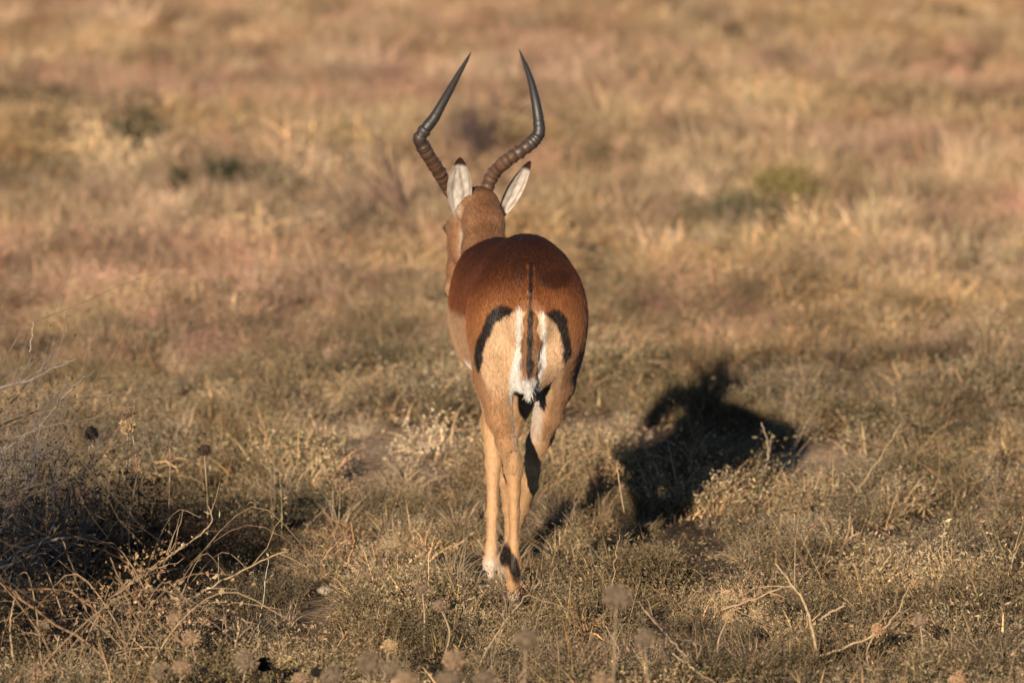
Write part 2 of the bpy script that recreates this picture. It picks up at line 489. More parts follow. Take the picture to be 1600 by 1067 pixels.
xy = area_points(9, 46, 40); hs = .4 + 1.4 * sstep(.3, .75, fbm(xy[:, 0] * 1.9, xy[:, 1] * 1.2, 22))
scatter("far_scrub", S_SCRUB, 5, xy, hs * rng.uniform(.8, 1.3, len(xy)), veg_tint(xy, 'scrub'), "mat of low brown scrub over the far ground")
# straw grass
xy = area_points(-4.5, 5, 40); xy = clear(cull(xy, sstep(.38, .62, fbm(xy[:, 0] * 1.1, xy[:, 1] * 1.1, 31)) * (1 - .8 * patch_w("bare", xy))), .07)
scatter("short_grass", S_STRAW, 5, xy, rng.uniform(.35, .75, len(xy)), veg_tint(xy, 'straw'), "short dry straw coloured grass between the scrub")
xy = area_points(5, 46, 75); p = sstep(4, 9, xy[:, 1]) * .8 + .2
xy = cull(xy, p * (.25 + .75 * sstep(.3, .55, fbm(xy[:, 0] * .9, xy[:, 1] * .6, 32))) * (1 - .8 * patch_w("bare", xy)))
hs = (.24 + .50 * sstep(.3, .72, fbm(xy[:, 0] * 2.6, xy[:, 1] * 1.5, 33)) + .45 * sstep(.45, .7, fbm(xy[:, 0] * 4.6, xy[:, 1] * 2.6, 34, 2))) * (.6 + .4 * sstep(5, 10, xy[:, 1])) 
scatter("dry_grass", S_STRAW, 5, xy, hs * rng.uniform(.8, 1.3, len(xy)), veg_tint(xy, 'straw'), "golden dry grass covering the far ground")
xy = area_points(5, 46, 34); pw = np.maximum(sstep(.45, .62, fbm(xy[:, 0] * .6 + 9, xy[:, 1] * .35, 12)), patch_w("pink", xy))
xy = cull(xy, pw * (1 - patch_w("bare", xy)))
scatter("pink_grass", S_PINK, 4, xy, rng.uniform(.35, .75, len(xy)), veg_tint(xy, 'pink'), "pinkish seeding grass in loose drifts across the far ground")
# litter and stalks
xy = clear(area_points(-4.5, 14, 22), .10)
scatter("leaf_litter", S_LITTER, 4, xy, rng.uniform(.4, .95, len(xy)), lerp(veg_tint(xy, 'straw'), C_(.26, .185, .115), np.full(len(xy), .6)), "fallen dry leaves and broken stems on the soil", .1)
xy = clear(area_points(-3.5, 40, 2.2), .25)
scatter("seeding_grass", S_STALK, 4, xy, rng.uniform(.45, .95, len(xy)), veg_tint(xy, 'straw'), "thin seeding grass stalks standing above the mat", .2)

# ------------------------------------------------------------------ implicit surface modelling for the animal
class Field:
    def __init__(s, lo, hi, h):
        s.lo, s.h = np.array(lo, float), h
        s.n = np.ceil((np.array(hi) - s.lo) / h).astype(int) + 1
        s.D = np.full(s.n, .5, np.float32)
    def axes(s, a, b):
        i0 = np.maximum(np.floor((a - s.lo) / s.h).astype(int), 0); i1 = np.minimum(np.ceil((b - s.lo) / s.h).astype(int) + 1, s.n)
        ax = [(s.lo[k] + s.h * np.arange(i0[k], i1[k])).astype(np.float32) for k in range(3)]
        return tuple(slice(i0[k], i1[k]) for k in range(3)), ax[0][:, None, None], ax[1][None, :, None], ax[2][None, None, :]
    def put(s, sl, d, k, sub=False):
        a = s.D[sl]
        if sub:
            h = np.clip(.5 - .5 * (a + d) / k, 0, 1); s.D[sl] = a * (1 - h) + (-d) * h + k * h * (1 - h); return
        if k <= 0: s.D[sl] = np.minimum(a, d); return
        h = np.clip(.5 + .5 * (d - a) / k, 0, 1)
        s.D[sl] = d * (1 - h) + a * h - k * h * (1 - h)
    def cone(s, a, b, ra, rb, k=.02):
        a, b = np.asarray(a, float), np.asarray(b, float); m = max(ra, rb) + .07
        if np.any(np.minimum(a, b) - m > s.lo + s.h * s.n) : return
        sl, x, y, z = s.axes(np.minimum(a, b) - m, np.maximum(a, b) + m)
        d = b - a; L2 = max(float(d @ d), 1e-9)
        t = np.clip(((x - a[0]) * d[0] + (y - a[1]) * d[1] + (z - a[2]) * d[2]) / L2, 0, 1)
        q = np.sqrt((x - a[0] - t * d[0]) ** 2 + (y - a[1] - t * d[1]) ** 2 + (z - a[2] - t * d[2]) ** 2) - (ra + (rb - ra) * t)
        s.put(sl, q, k)
    def chain(s, pts, k=.015):
        for (a, ra), (b, rb) in zip(pts[:-1], pts[1:]): s.cone(a, b, ra, rb, k)
    def ell(s, c, r, k=.03, rot=0, sub=False):
        c, r = np.asarray(c, float), np.asarray(r, float); m = max(r) + .06
        sl, x, y, z = s.axes(c - m, c + m)
        x, y, z = x - c[0], y - c[1], z - c[2]
        if rot: y, z = y * math.cos(rot) + z * math.sin(rot), -y * math.sin(rot) + z * math.cos(rot)
        g = np.sqrt((x / r[0]) ** 2 + (y / r[1]) ** 2 + (z / r[2]) ** 2)
        g2 = np.sqrt((x / r[0] ** 2) ** 2 + (y / r[1] ** 2) ** 2 + (z / r[2] ** 2) ** 2) + 1e-6
        s.put(sl, g * (g - 1) / g2, k, sub)
    def loft(s, st, k=.03):
        st = np.array(st, float); yy = st[:, 0]
        y = (s.lo[1] + s.h * np.arange(s.n[1]))
        q = [np.interp(y, yy, st[:, j]) for j in range(1, 6)]
        # soften the piecewise-linear profile
        ker = np.ones(15) / 15
        q = [np.convolve(np.pad(a, 7, 'edge'), ker, 'valid') for a in q]
        cx, cz, rx, up, dn = [a[None, :, None].astype(np.float32) for a in q]
        x = (s.lo[0] + s.h * np.arange(s.n[0])).astype(np.float32)[:, None, None]
        z = (s.lo[2] + s.h * np.arange(s.n[2])).astype(np.float32)[None, None, :]
        dz = z - cz
        rz = np.where(dz > 0, up, dn)
        g = ((np.abs(x - cx) / rx) ** 2.03 + (np.abs(dz) / rz) ** 2.03) ** (1 / 2.03)
        d = (g - 1) * np.minimum(rx, rz)
        yv = y[None, :, None]
        d = np.maximum(d, np.maximum(yy[0] - yv, yv - yy[-1])).astype(np.float32)
        s.put((slice(None),) * 3, d, k)
    def mesh(s):
        D = s.D; S = D < 0
        A = np.zeros(np.array(D.shape) - 1, np.int8)
        for dx in (0, 1):
            for dy in (0, 1):
                for dz in (0, 1):
                    A += S[dx:D.shape[0] - 1 + dx, dy:D.shape[1] - 1 + dy, dz:D.shape[2] - 1 + dz]
        act = np.argwhere((A > 0) & (A < 8))
        idx = np.full(A.shape, -1, np.int32); idx[tuple(act.T)] = np.arange(len(act))
        acc = np.zeros((len(act), 3)); cnt = np.zeros(len(act))
        cs = [np.array(((i >> 2) & 1, (i >> 1) & 1, i & 1)) for i in range(8)]
        vals = [D[tuple((act + c).T)] for c in cs]
        for i in range(8):
            for j in range(i + 1, 8):
                if np.abs(cs[i] - cs[j]).sum() == 1:
                    a, b = vals[i], vals[j]; m = (a < 0) != (b < 0)
                    t = np.where(m, a / np.where(a == b, 1, a - b), 0)
                    p = cs[i][None] + t[:, None] * (cs[j] - cs[i])[None]
                    acc += np.where(m[:, None], p, 0); cnt += m
        V = s.lo + s.h * (act + acc / cnt[:, None])
        F = []
        for ax in range(3):
            o1, o2 = (ax + 1) % 3, (ax + 2) % 3
            sa = [slice(None)] * 3; sb = [slice(None)] * 3
            sa[ax] = slice(0, -1); sb[ax] = slice(1, None)
            e = np.argwhere(S[tuple(sa)] != S[tuple(sb)])
            e = e[(e[:, o1] > 0) & (e[:, o2] > 0) & (e[:, o1] < D.shape[o1] - 1) & (e[:, o2] < D.shape[o2] - 1)]
            inside = S[tuple(e.T)]
            u = np.zeros(3, int); u[o1] = 1; w = np.zeros(3, int); w[o2] = 1
            q = np.stack([idx[tuple((e - u - w).T)], idx[tuple((e - w).T)], idx[tuple(e.T)], idx[tuple((e - u).T)]], 1)
            q[~inside] = q[~inside][:, ::-1]
            F.append(q)
        return V, np.vstack(F)

def polydist(X, Y, pts):
    """distance to a polyline and the parameter 0..1 along it"""
    best = np.full(len(X), 1e9); par = np.zeros(len(X)); n = len(pts) - 1
    for i in range(n):
        ax, ay = pts[i][:2]; bx, by = pts[i + 1][:2]
        L2 = (bx - ax) ** 2 + (by - ay) ** 2
        t = np.clip(((X - ax) * (bx - ax) + (Y - ay) * (by - ay)) / L2, 0, 1)
        d = np.hypot(X - ax - t * (bx - ax), Y - ay - t * (by - ay))
        m = d < best; best[m] = d[m]; par[m] = (i + t[m]) / n
    return best, par

def make_impala():
    IL = np.array((0.0, 0.5, 0.0))
    root = empty("impala", tuple(IL), "chestnut impala ram with lyre shaped horns walking away through the dry grass", "impala")
    F = Field((-.26, -.06, -.005), (.235, 1.40, 1.0), .0045)
    F.loft([(.035, .040, .70, .030, .03, .04), (.06, .040, .70, .072, .090, .09), (.10, .040, .70, .104, .140, .12), (.17, .040, .70, .124, .176, .14),
            (.24, .037, .70, .124, .186, .15), (.32, .028, .70, .108, .176, .15), (.42, .010, .68, .116, .178, .17), (.60, -.010, .665, .136, .172, .175),
            (.72, -.024, .655, .128, .175, .18), (.82, -.033, .655, .105, .170, .17), (.92, -.04, .67, .080, .12, .13), (.98, -.045, .67, .05, .07, .08)], k=0)
    # haunches
    F.ell((-.030, .18, .68), (.077, .120, .140), .014); F.ell((.102, .19, .685), (.076, .13, .140), .02)
    # left hind: buttock, thigh, gaskin
    L1 = [(P(781, 545, .12), .060), (P(773, 600, .13), .041), (P(780, 650, .09), .0285), (P(791, 690, .04), .0205), (P(803, 722, .0), .0195)]
    F.chain(L1, .018)
    F.chain([(P(774, 540, .26), .062), (P(767, 590, .30), .040), (P(784, 665, .15), .0225), (P(802, 715, .02), .016)], .018)
    legs = []
    lh = [(P(803, 718, .0), .0200), (P(803, 735, -.002), .0195), (P(803, 765, .006), .0145), (P(803.5, 800, .010), .0120), (P(803, 848, .014), .0118), (P(802.5, 878, .016), .0150), (P(802, 892, .018), .0172), (P(802, 908, .030), .0135), (P(802, 930, .045), .0135)]
    legs.append((lh, [(P(803, 712, -.022), .0125), (P(803, 728, -.020), .0125), (P(803, 775, -.006), .0085), (P(803, 850, .002), .008), (P(802.5, 890, .002), .011)]))
    # right hind, stepping forward
    F.chain([(P(862, 548, .115), .056), (P(867, 600, .20), .038), (P(856, 650, .24), .0295), (P(839, 692, .27), .0205), (P(829, 735, .285), .019)], .018)
    F.chain([(P(872, 545, .28), .062), (P(871, 600, .38), .038), (P(848, 680, .33), .022), (P(829, 730, .30), .016)], .018)
    rh = [(P(829, 735, .29), .0205), (P(827, 758, .30), .0195), (P(818, 790, .35), .0150), (P(806, 825, .41), .0125), (P(795, 855, .465), .0125), (P(790, 872, .50), .0170), (P(788, 886, .53), .0135), (P(787, 897, .56), .0135)]
    legs.append((rh, [(P(830, 742, .265), .0125), (P(828, 760, .275), .012), (P(796, 855, .45), .009)]))
    # fore legs
    F.ell((-.095, .79, .65), (.048, .10, .14), .04, rot=.25); F.ell((.050, .80, .65), (.048, .10, .14), .04, rot=.25)
    F.chain([(P(778, 560, .80), .045), (P(773, 620, .79), .031), (P(770, 665, .765), .0235)], .02)
    lf = [(P(769, 660, .765), .0265), (P(770, 700, .745), .0190), (P(771, 724, .735), .0185), (P(770, 745, .725), .0145), (P(769.5, 800, .705), .0130), (P(768, 855, .68), .0130), (P(766.5, 878, .672), .0165), (P(766, 890, .665), .0135), (P(766, 897, .655), .0135)]
    legs.append((lf, []))
    F.chain([(P(816, 575, .82), .045), (P(808, 630, .86), .033), (P(799, 672, .90), .0235)], .02)
    rf = [(P(799, 668, .90), .0245), (P(790, 705, .94), .018), (P(787, 728, .955), .0175), (P(788, 750, .97), .0135), (P(794, 795, 1.01), .0120), (P(798, 828, 1.035), .0125), (P(799, 842, 1.045), .0155), (P(799, 853, 1.06), .0125), (P(799, 858, 1.07), .012)]
    legs.append((rf, []))
    # neck and head
    F.chain([((-.035, .86, .70), .095), (P(762, 430, .93), .068), (P(757, 390, 1.0), .052), (P(755, 350, 1.06), .0475), (P(752, 322, 1.10), .044)], .022)
    F.chain([(P(744, 320, 1.135), .043), (P(733, 352, 1.17), .044), (P(727, 385, 1.20), .038), (P(719, 420, 1.235), .028), (P(713, 448, 1.262), .0225), (P(711, 455, 1.27), .020)], .025)
    F.ell(P(722, 385, 1.165), (.030, .035, .05), .02)          # left cheek
    F.ell(P(706, 356, 1.185), (.016, .02, .02), .014)          # left brow
    F.ell(P(765, 352, 1.215), (.016, .02, .02), .014)
    F.ell(P(722, 332, 1.09), (.016, .016, .02), .015)           # ear roots
    F.ell(P(779, 331, 1.115), (.014, .016, .02), .012)
    F.ell((.039, .115, .600), (.060, .068, .082), .025)      # flesh under the tail
    # hip points, spine, furrow beside the tail, groove of the thigh
    F.ell((-.030, .28, .80), (.03, .05, .03), .03); F.ell((.102, .28, .80), (.03, .05, .03), .03)
    F.ell(P(822, 700, .08), (.017, .16, .090), .015, sub=True)
    D0 = F.D.copy()
    for main, back in legs:
        F.D = D0.copy()
        F.chain(main, .012)
        if back: F.chain(back, .010)
        if 'acc' in locals(): acc = np.minimum(acc, F.D)
        else: acc = F.D
    F.D = acc
    V, Q = F.mesh()
    keep = None
    body = mesh_obj("body", V - IL, Q, M_COAT, root, coat(V), True)
    return root, body, V, Q, IL

SAD, SADM, FAWN, BUFF = np.array((.050, .017, .008)), np.array((.175, .054, .017)), np.array((.40, .235, .130)), np.array((.64, .405, .225))
WHITE, BLACK, TAN = np.array((.80, .76, .70)), np.array((.016, .009, .006)), np.array((.36, .185, .080))
def mixc(c, col, w): return c + (np.asarray(col)[None] - c) * np.clip(w, 0, 1)[:, None]
def coat(V):
    x, y, z = V.T
    X, Y = proj(V)
    n = len(V)
    nz = fbm(x * 40 + 3, z * 40 + y * 23, 41)
    j = (nz - .5)
    # flanks by height
    c = np.tile(SADM, (n, 1))
    sad = sstep(.72, .85, z + j * .03 + .03 * sstep(.3, .6, y))
    c = mixc(c, SAD, sad * .95)
    c = mixc(c, FAWN, 1 - sstep(.655, .685, z + j * .012) if False else (1 - sstep(.655, .685, z + j * .012)) * sstep(.36, .42, y))
    c = mixc(c, WHITE, (1 - sstep(.525, .56, z + j * .01)) * sstep(.36, .42, y) * (1 - sstep(.64, .70, y)))
    # rump, seen from behind
    rear = 1 - sstep(.34, .40, y)
    low = sstep(430, 500, Y + j * 22 - np.abs(X - 828) * .12)
    c = mixc(c, (.345, .135, .045), rear * low * .9)
    c = mixc(c, np.array((.34, .185, .095)), rear * sstep(500, 590, Y + j * 20) * .8)
    CL = [(803, 485), (786, 486), (770, 499), (757, 523), (748, 550), (748, 578)]
    CR = [(855, 491), (868, 491), (879, 503), (884, 524), (887, 546), (887, 568)]
    # buff patch between crescents
    def inside(px, Xc):
        yy = [p[1] for p in px]; xx = [p[0] for p in px]
        o = np.argsort(yy)
        return np.interp(Y, np.array(yy)[o], np.array(xx)[o])
    lx = np.interp(Y, [480, 488, 499, 523, 550, 578, 620], [806, 786, 772, 759, 750, 750, 768])
    rx = np.interp(Y, [488, 494, 503, 524, 546, 568, 620], [850, 866, 877, 883, 885, 884, 874])
    inb = sstep(-3, 3, X - lx) * (1 - sstep(-3, 3, X - rx)) * sstep(482, 492, Y)
    tr = (y < .30)
    c = mixc(c, BUFF, inb * rear * (1 - .55 * sstep(570, 640, Y)))
    # thighs and gaskins
    lowleg = sstep(585, 650, Y + j * 18) * rear
    c = mixc(c, TAN * 1.08, lowleg * (1 - sstep(.002, .028, x - ((770 + (Y - 600) * .25) - 800) / 668)) * (x < .02) * .85)
    c = mixc(c, BUFF * .95, lowleg * sstep(.0, .03, x - ((772 + (Y - 600) * .30) - 800) / 668) * (x < .02) * .8)
    c = mixc(c, BUFF * .95, lowleg * (x > .02) * (1 - sstep(860, 880, X + (Y - 600) * .35)) * .8)
    c = mixc(c, TAN, lowleg * (x > .02) * sstep(860, 880, X + (Y - 600) * .35) * .8)
    # lower legs
    leg = 1 - sstep(.36, .44, z)
    c = mixc(c, np.array((.58, .34, .165)), leg * .85)
    c = mixc(c, WHITE * .85, (1 - sstep(.03, .07, z)) * .5)
    # white inside
    wl = [(811, 484), (812, 522), (810, 555), (803, 588), (806, 625)]
    wr = [(848, 490), (851, 522), (850, 546), (848, 570), (838, 590), (836, 620)]
    for w_, r0, r1 in ((wl, 2.4, 9), (wr, 2.4, 8.5)):
        d, t = polydist(X, Y, w_)
        c = mixc(c, WHITE, (1 - sstep(-1.5, 2.5, d - (r0 + (r1 - r0) * t ** 1.5))) * rear)
    c = mixc(c, WHITE * .9, sstep(798, 804, X) * (1 - sstep(842, 850, X)) * sstep(570, 598, Y) * (1 - sstep(640, 720, Y)) * rear * .6)
    for w_ in (CL, CR):
        d, t = polydist(X + j * 9, Y + j * 5, w_)
        wd = np.interp(t, [0, .12, .3, .6, .9, 1], [1.5, 8.0, 10.0, 7.8, 5.5, 1.5])
        c = mixc(c, BLACK, (1 - sstep(-1.5, 2.0, d - wd)) * rear)
    # dark spine line running into the tail
    c = mixc(c, BLACK * 1.5, (1 - sstep(1.2, 4, np.abs(X - 829))) * sstep(405, 450, Y) * (1 - sstep(560, 590, Y)) * rear * .9)
    c = mixc(c, SAD * .8, (1 - sstep(.4, 1.3, ((X - 866) / 28) ** 2 + ((Y - 436) / 16) ** 2)) * rear * .8)
    c = mixc(c, SAD * .7, (1 - sstep(10, 40, np.abs(X - 826))) * sstep(360, 380, Y) * (1 - sstep(420, 450, Y)) * .6)
    # heel tufts, black glands above the hind hooves
    for (gx, gy, ry, rx_) in ((804, 890, 23, 9), (790, 864, 19, 9)):
        c = mixc(c, BLACK, (1 - sstep(.5, 1.4, j * 2.4 + ((X - gx) / rx_) ** 2 + ((Y - gy) / ry) ** 2)) * (y < .62) * (z < .2))
    # neck and head
    nk = sstep(.86, .94, y) * sstep(.6, .66, z)
    c = mixc(c, np.array((.34, .175, .090)), nk)
    c = mixc(c, np.array((.17, .075, .035)), nk * (1 - sstep(4, 30, np.abs(X - 757))) * .75 * (1 - sstep(1.11, 1.13, y)))
    c = mixc(c, BUFF, nk * (1 - sstep(.645, .70, z - (y - 1.0) * .0)) * .8)
    c = mixc(c, np.array((.60, .44, .30)), nk * (1 - sstep(718, 726, X)) * (1 - sstep(330, 350, Y)) * .7)
    c = mixc(c, WHITE * .9, (1 - sstep(1.5, 5, np.abs(X - 721))) * sstep(350, 365, Y) * (1 - sstep(395, 420, Y)) * (y > 1.0) * .3)
    c = mixc(c, BLACK, (y > 1.262) * .9 * (z < .69))
    c *= (1 + (fbm(x * 14, z * 14 + y * 9, 43) - .5) * .22)[:, None]
    return np.clip(c * .78, .004, .9)

root, body, BV, BQ, IL = make_impala()

def horn(ctrl, widths, depth):
    pts = [P(a, b, d) for (a, b), d in zip(ctrl, depth)]
    n = 150
    c = curve_pts(pts, n); w = np.interp(np.linspace(0, len(ctrl) - 1, n), range(len(ctrl)), widths) / 640 / 2
    seg = np.concatenate([[0], np.cumsum(np.linalg.norm(np.diff(c, axis=0), axis=1))])
    s = seg / seg[-1]
    ring = sstep(0.0, .03, s) * (1 - sstep(.50, .66, s))
    # stepped ridges that close up towards the base
    ph = (s / .032 + .30 * np.sin(s * 47 + ctrl[0][0]) + .22 * np.sin(s * 91)) % 1.0
    w = w * (1 + ring * .05 * np.sin(s * 130 + ctrl[0][1]))
    w = w * (1 + ring * (.20 * (ph ** 1.3) - .09))
    mb = MB(); sides = 20
    tube(mb, c, np.maximum(w, .0006), sides, flat=1.05)
    v = mb.v[0]
    k = np.repeat(s, sides)
    col = np.array((.085, .045, .027))[None] * (1 - sstep(.30, .55, k))[:, None] + np.array((.026, .023, .021))[None] * sstep(.30, .55, k)[:, None]
    col = col * (1 + np.repeat(ring * (ph - .5), sides) * .7)[:, None]
    mb.c = [col]
    return mb.build("horn", M_HORN, root, True, IL)
horn([(716, 318), (704, 302), (695, 287), (686, 269), (673, 249), (662, 231), (656, 217), (664, 203), (678, 185), (690, 164), (702, 143), (715, 119), (729, 95), (736, 82)],
     [18, 18, 18, 20, 21, 22, 21, 19, 16.5, 14, 12, 9, 5, 1],
     [1.14, 1.135, 1.12, 1.09, 1.06, 1.04, 1.03, 1.03, 1.035, 1.045, 1.06, 1.08, 1.10, 1.11])
horn([(757, 312), (760, 297), (771, 272), (791, 252), (813, 237), (832, 222), (842, 208), (842, 191), (839, 170), (835, 149), (830, 128), (823, 107), (816, 90), (811, 77)],
     [20, 20, 20.5, 20.5, 20.5, 20.5, 19, 17, 15, 13, 10.5, 8, 4.5, 1],
     [1.16, 1.155, 1.14, 1.11, 1.09, 1.08, 1.075, 1.08, 1.085, 1.095, 1.11, 1.13, 1.15, 1.16])

M_EAR = mat_attr("ear", rough=.8, noise_scale=250, noise_amt=.12, trans=.25, spec=.1)
def ear(tipc, basec, width, facing, dtip, dbase, lean):
    """cupped leaf-shaped shell; open side towards `facing`"""
    a, b = P(*basec, dbase), P(*tipc, dtip)
    ax = b - a; L = np.linalg.norm(ax); ax /= L
    f = np.array(facing, float); f -= ax * (f @ ax); f /= np.linalg.norm(f)
    sd = np.cross(ax, f)
    nu, nv = 34, 21
    V, C = [], []
    for layer in (0, 1):
        for i in range(nu):
            t = i / (nu - 1)
            hw = width / 2 * (math.sin(math.pi * min(1, (t * .93 + .055)) ** .92) ** .75 if t < .995 else .02)
            cup = .62 * (1 - t) ** .5 + .32
            for j in range(nv):
                u = (j / (nv - 1) * 2 - 1)
                th = u * (.55 + .95 * cup)
                px = hw * math.sin(th) / math.sin(.55 + .95 * cup) if .55 + .95 * cup < math.pi / 2 else hw * math.sin(th)
                pf = -hw * .95 * (math.cos(th) - math.cos(.55 + .95 * cup)) * .9 - lean * t * (1 - t)
                p = a + ax * (L * t) + sd * px + f * (pf - layer * .0022)
                V.append(p)
                if layer == 0:
                    c = np.array((.55, .50, .44)) * (.68 + .60 * float(noise2(u * 5 + 9, t * 14, 5)))
                    # dark hairless furrows between tufts of white hair
                    fur = min(abs(u - .18 * math.sin(t * 5)), abs(u + .55 - .15 * t), abs(u - .72 + .1 * t))
                    if t < .8: c = c * (1 - np.array((.45, .58, .68)) * math.exp(-(fur / .09) ** 2) * (t > .1))
                    if abs(u) > .9: c = np.array((.45, .28, .18))
                else:
                    c = np.array((.33, .19, .10))
                if t > .87: c = np.array((.045, .02, .014))
                elif t > .83: c = c * .5
                C.append(c)
    V = np.array(V); Fq = []
    N = nu * nv
    for l in (0, 1):
        for i in range(nu - 1):
            for j in range(nv - 1):
                q = (l * N + i * nv + j, l * N + i * nv + j + 1, l * N + (i + 1) * nv + j + 1, l * N + (i + 1) * nv + j)
                Fq.append(q if l == 0 else q[::-1])
    edge = [i * nv for i in range(nu)], [i * nv + nv - 1 for i in range(nu)]
    for e, s in zip(edge, (1, -1)):
        for p, q in zip(e[:-1], e[1:]):
            w = (p, q, q + N, p + N); Fq.append(w if s > 0 else w[::-1])
    for j in range(nv - 1):
        Fq.append(((nu - 1) * nv + j, (nu - 1) * nv + j + 1, (nu - 1) * nv + j + 1 + N, (nu - 1) * nv + j + N))
    return mesh_obj("ear", V - IL, Fq, M_EAR, root, np.array(C), True)
ear((719, 246), (717, 338), .062, (-.10, -1, .05), 1.045, 1.09, .006)
ear((829, 252), (783, 338), .048, (.62, -1, .0), 1.09, 1.105, .006)

# tail: flattened lobe with a black centre line, white fringe
def make_tail():
    f = Field((-.03, -.05, .50), (.11, .10, .86), .003)
    f.chain([(P(829, 420, .100), .016), (P(829, 460, .064), .0195), (P(829, 500, .047), .0185), (P(829, 535, .043), .0185), (P(828, 568, .040), .0155), (P(827, 592, .038), .0105), (P(826, 618, .038), .0050)], .012)
    V, Q = f.mesh()
    X, Y = proj(V); x, y, z = V.T
    j = fbm(x * 90, z * 60, 61) - .5
    c = np.tile(np.array((.32, .150, .060)), (len(V), 1))
    c = mixc(c, SADM, 1 - sstep(440, 500, Y))
    d = np.abs(X - 829 + (Y - 500) * .01) + j * 3
    c = mixc(c, BLACK * 1.3, 1 - sstep(.5, 3.0, d - np.interp(Y, [440, 520, 575, 592], [1.5, 3.0, 4.6, .5])))
    c = mixc(c, WHITE, sstep(9.5, 13, d + j * 4) * sstep(535, 570, Y))
    c = mixc(c, WHITE, sstep(588, 602, Y + np.abs(X - 829) * 1.1 + j * 10))
    c = c * .78
    o = mesh_obj("tail", V - IL, Q, M_COAT, root, c, True)
    # long white hairs hanging from the tail and rump
    return V, Q, c
tailV, tailQ, tailC = make_tail()

def hoof(p0, heel_dir, y_front, name="hoof"):
    """two claws side by side; p0 = top centre"""
    f = Field(p0 - .05, p0 + np.array((.05, .07, .02)), .0025)
    for s in (-1, 1):
        cx = p0[0] + s * .0115
        f.chain([((cx, p0[1] + .002, p0[2] + .002), .0115), ((cx, p0[1] + .022, p0[2] - .018), .0125), ((cx - s * .002, p0[1] + .046, p0[2] - .026), .006)], .006)
        f.cone((cx, p0[1] + .0, p0[2] - .014), (cx, p0[1] + .02, p0[2] - .022), .010, .011, .006)
    V, Q = f.mesh()
    V[:, 2] = np.maximum(V[:, 2], 0.002)
    c = np.tile((.035, .028, .024), (len(V), 1))
    return mesh_obj(name, V - IL, Q, M_HOOF, root, c, True)
for (a, b, d) in ((802, 938, .05), (787, 901, .565), (766, 899, .652), (799, 860, 1.072)):
    p = P(a, b, d); hoof(p, None, None)

# eyes (dark, on the sides of the head) with lashes
def ball(name, c, r, mat, col):
    mb = MB(); nu, nv = 10, 14
    V = [(c[0] + r * math.sin(math.pi * i / nu) * math.cos(2 * math.pi * j / nv), c[1] + r * math.sin(math.pi * i / nu) * math.sin(2 * math.pi * j / nv), c[2] + r * math.cos(math.pi * i / nu)) for i in range(nu + 1) for j in range(nv)]
    Fq = [(i * nv + j, (i + 1) * nv + j, (i + 1) * nv + (j + 1) % nv, i * nv + (j + 1) % nv) for i in range(nu) for j in range(nv)]
    mb.add(V, Fq, col); return mb.build(name, mat, root, True, IL)
ball("eye", P(701, 357, 1.195), .0135, M_HORN, (.01, .008, .006))
ball("eye", P(768, 352, 1.23), .0135, M_HORN, (.01, .008, .006))
mb = MB()
for k in range(9):
    a = P(700 + random.uniform(-2, 2), 353 + k * .7, 1.192); b = a + np.array((-.012 - random.uniform(0, .006), .004, random.uniform(-.004, .006)))
    tube(mb, [a, (a + b) / 2 + (0, 0, .001), b], [.0009, .0007, .0003], 3, (.02, .015, .01))
mb.build("eyelash", M_HORN, root, False, IL)

# short hair over the coat
def fur(name, V, Q, C, n, length, droop, seed, r=.00026, mask=None):
    g = np.random.default_rng(seed)
    tri = np.vstack([Q[:, [0, 1, 2]], Q[:, [0, 2, 3]]])
    a, b, c = V[tri[:, 0]], V[tri[:, 1]], V[tri[:, 2]]
    nn = np.cross(b - a, c - a); ar = np.linalg.norm(nn, axis=1); 
    w = ar.copy()
    if mask is not None: w = w * mask((a + b + c) / 3)
    pick = g.choice(len(tri), n, p=w / w.sum())
    u, v = g.uniform(0, 1, n), g.uniform(0, 1, n); m = u + v > 1; u[m], v[m] = 1 - u[m], 1 - v[m]
    p = a[pick] + (b - a)[pick] * u[:, None] + (c - a)[pick] * v[:, None]
    nrm = nn[pick] / (ar[pick][:, None] + 1e-12)
    # smoothed normals would be better; the field is smooth enough
    flow = np.tile(np.array((0, -.55, -.85)), (n, 1)); flow[p[:, 1] > .85] = (0, -.8, -.5)
    flow[:, 2] = np.where(p[:, 2] < .5, -1.0, flow[:, 2])
    t = flow - nrm * (flow * nrm).sum(1)[:, None]; t /= np.linalg.norm(t, axis=1)[:, None] + 1e-6
    L = length(p) * g.uniform(.6, 1.3, n)
    jit = g.normal(0, .11, (n, 3))
    d1 = nrm * .35 + t + jit; d1 /= np.linalg.norm(d1, axis=1)[:, None]
    d2 = nrm * droop + t + jit * 1.5; d2 /= np.linalg.norm(d2, axis=1)[:, None]
    p0 = p - nrm * .0005; p1 = p0 + d1 * L[:, None] * .5; p2 = p1 + d2 * L[:, None] * .5
    cv = bpy.data.hair_curves.new(name)
    cv.add_curves([3] * n)
    pos = np.stack([p0, p1, p2], 1).reshape(-1, 3) - IL
    cv.attributes["position"].data.foreach_set("vector", pos.astype(np.float32).ravel())
    ra = cv.attributes.new("radius", 'FLOAT', 'POINT') if "radius" not in cv.attributes else cv.attributes["radius"]
    rr = np.tile((r, r * .8, r * .15), n).astype(np.float32); ra.data.foreach_set("value", rr)
    colr = C[tri[pick, 0]] * g.uniform(.86, 1.16, (n, 1))
    ca = cv.attributes.new("col", 'FLOAT_COLOR', 'CURVE')
    c4 = np.ones((n, 4), np.float32); c4[:, :3] = np.clip(colr, 0, 1); ca.data.foreach_set("color", c4.ravel())
    cv.materials.append(M_FUR)
    o = bpy.data.objects.new(name, cv); sc.collection.objects.link(o); o.parent = root
    o["kind"] = "stuff"
    return o
M_FUR = mat_attr("fur", rough=.40, noise_amt=0, spec=.5)
BC = coat(BV)
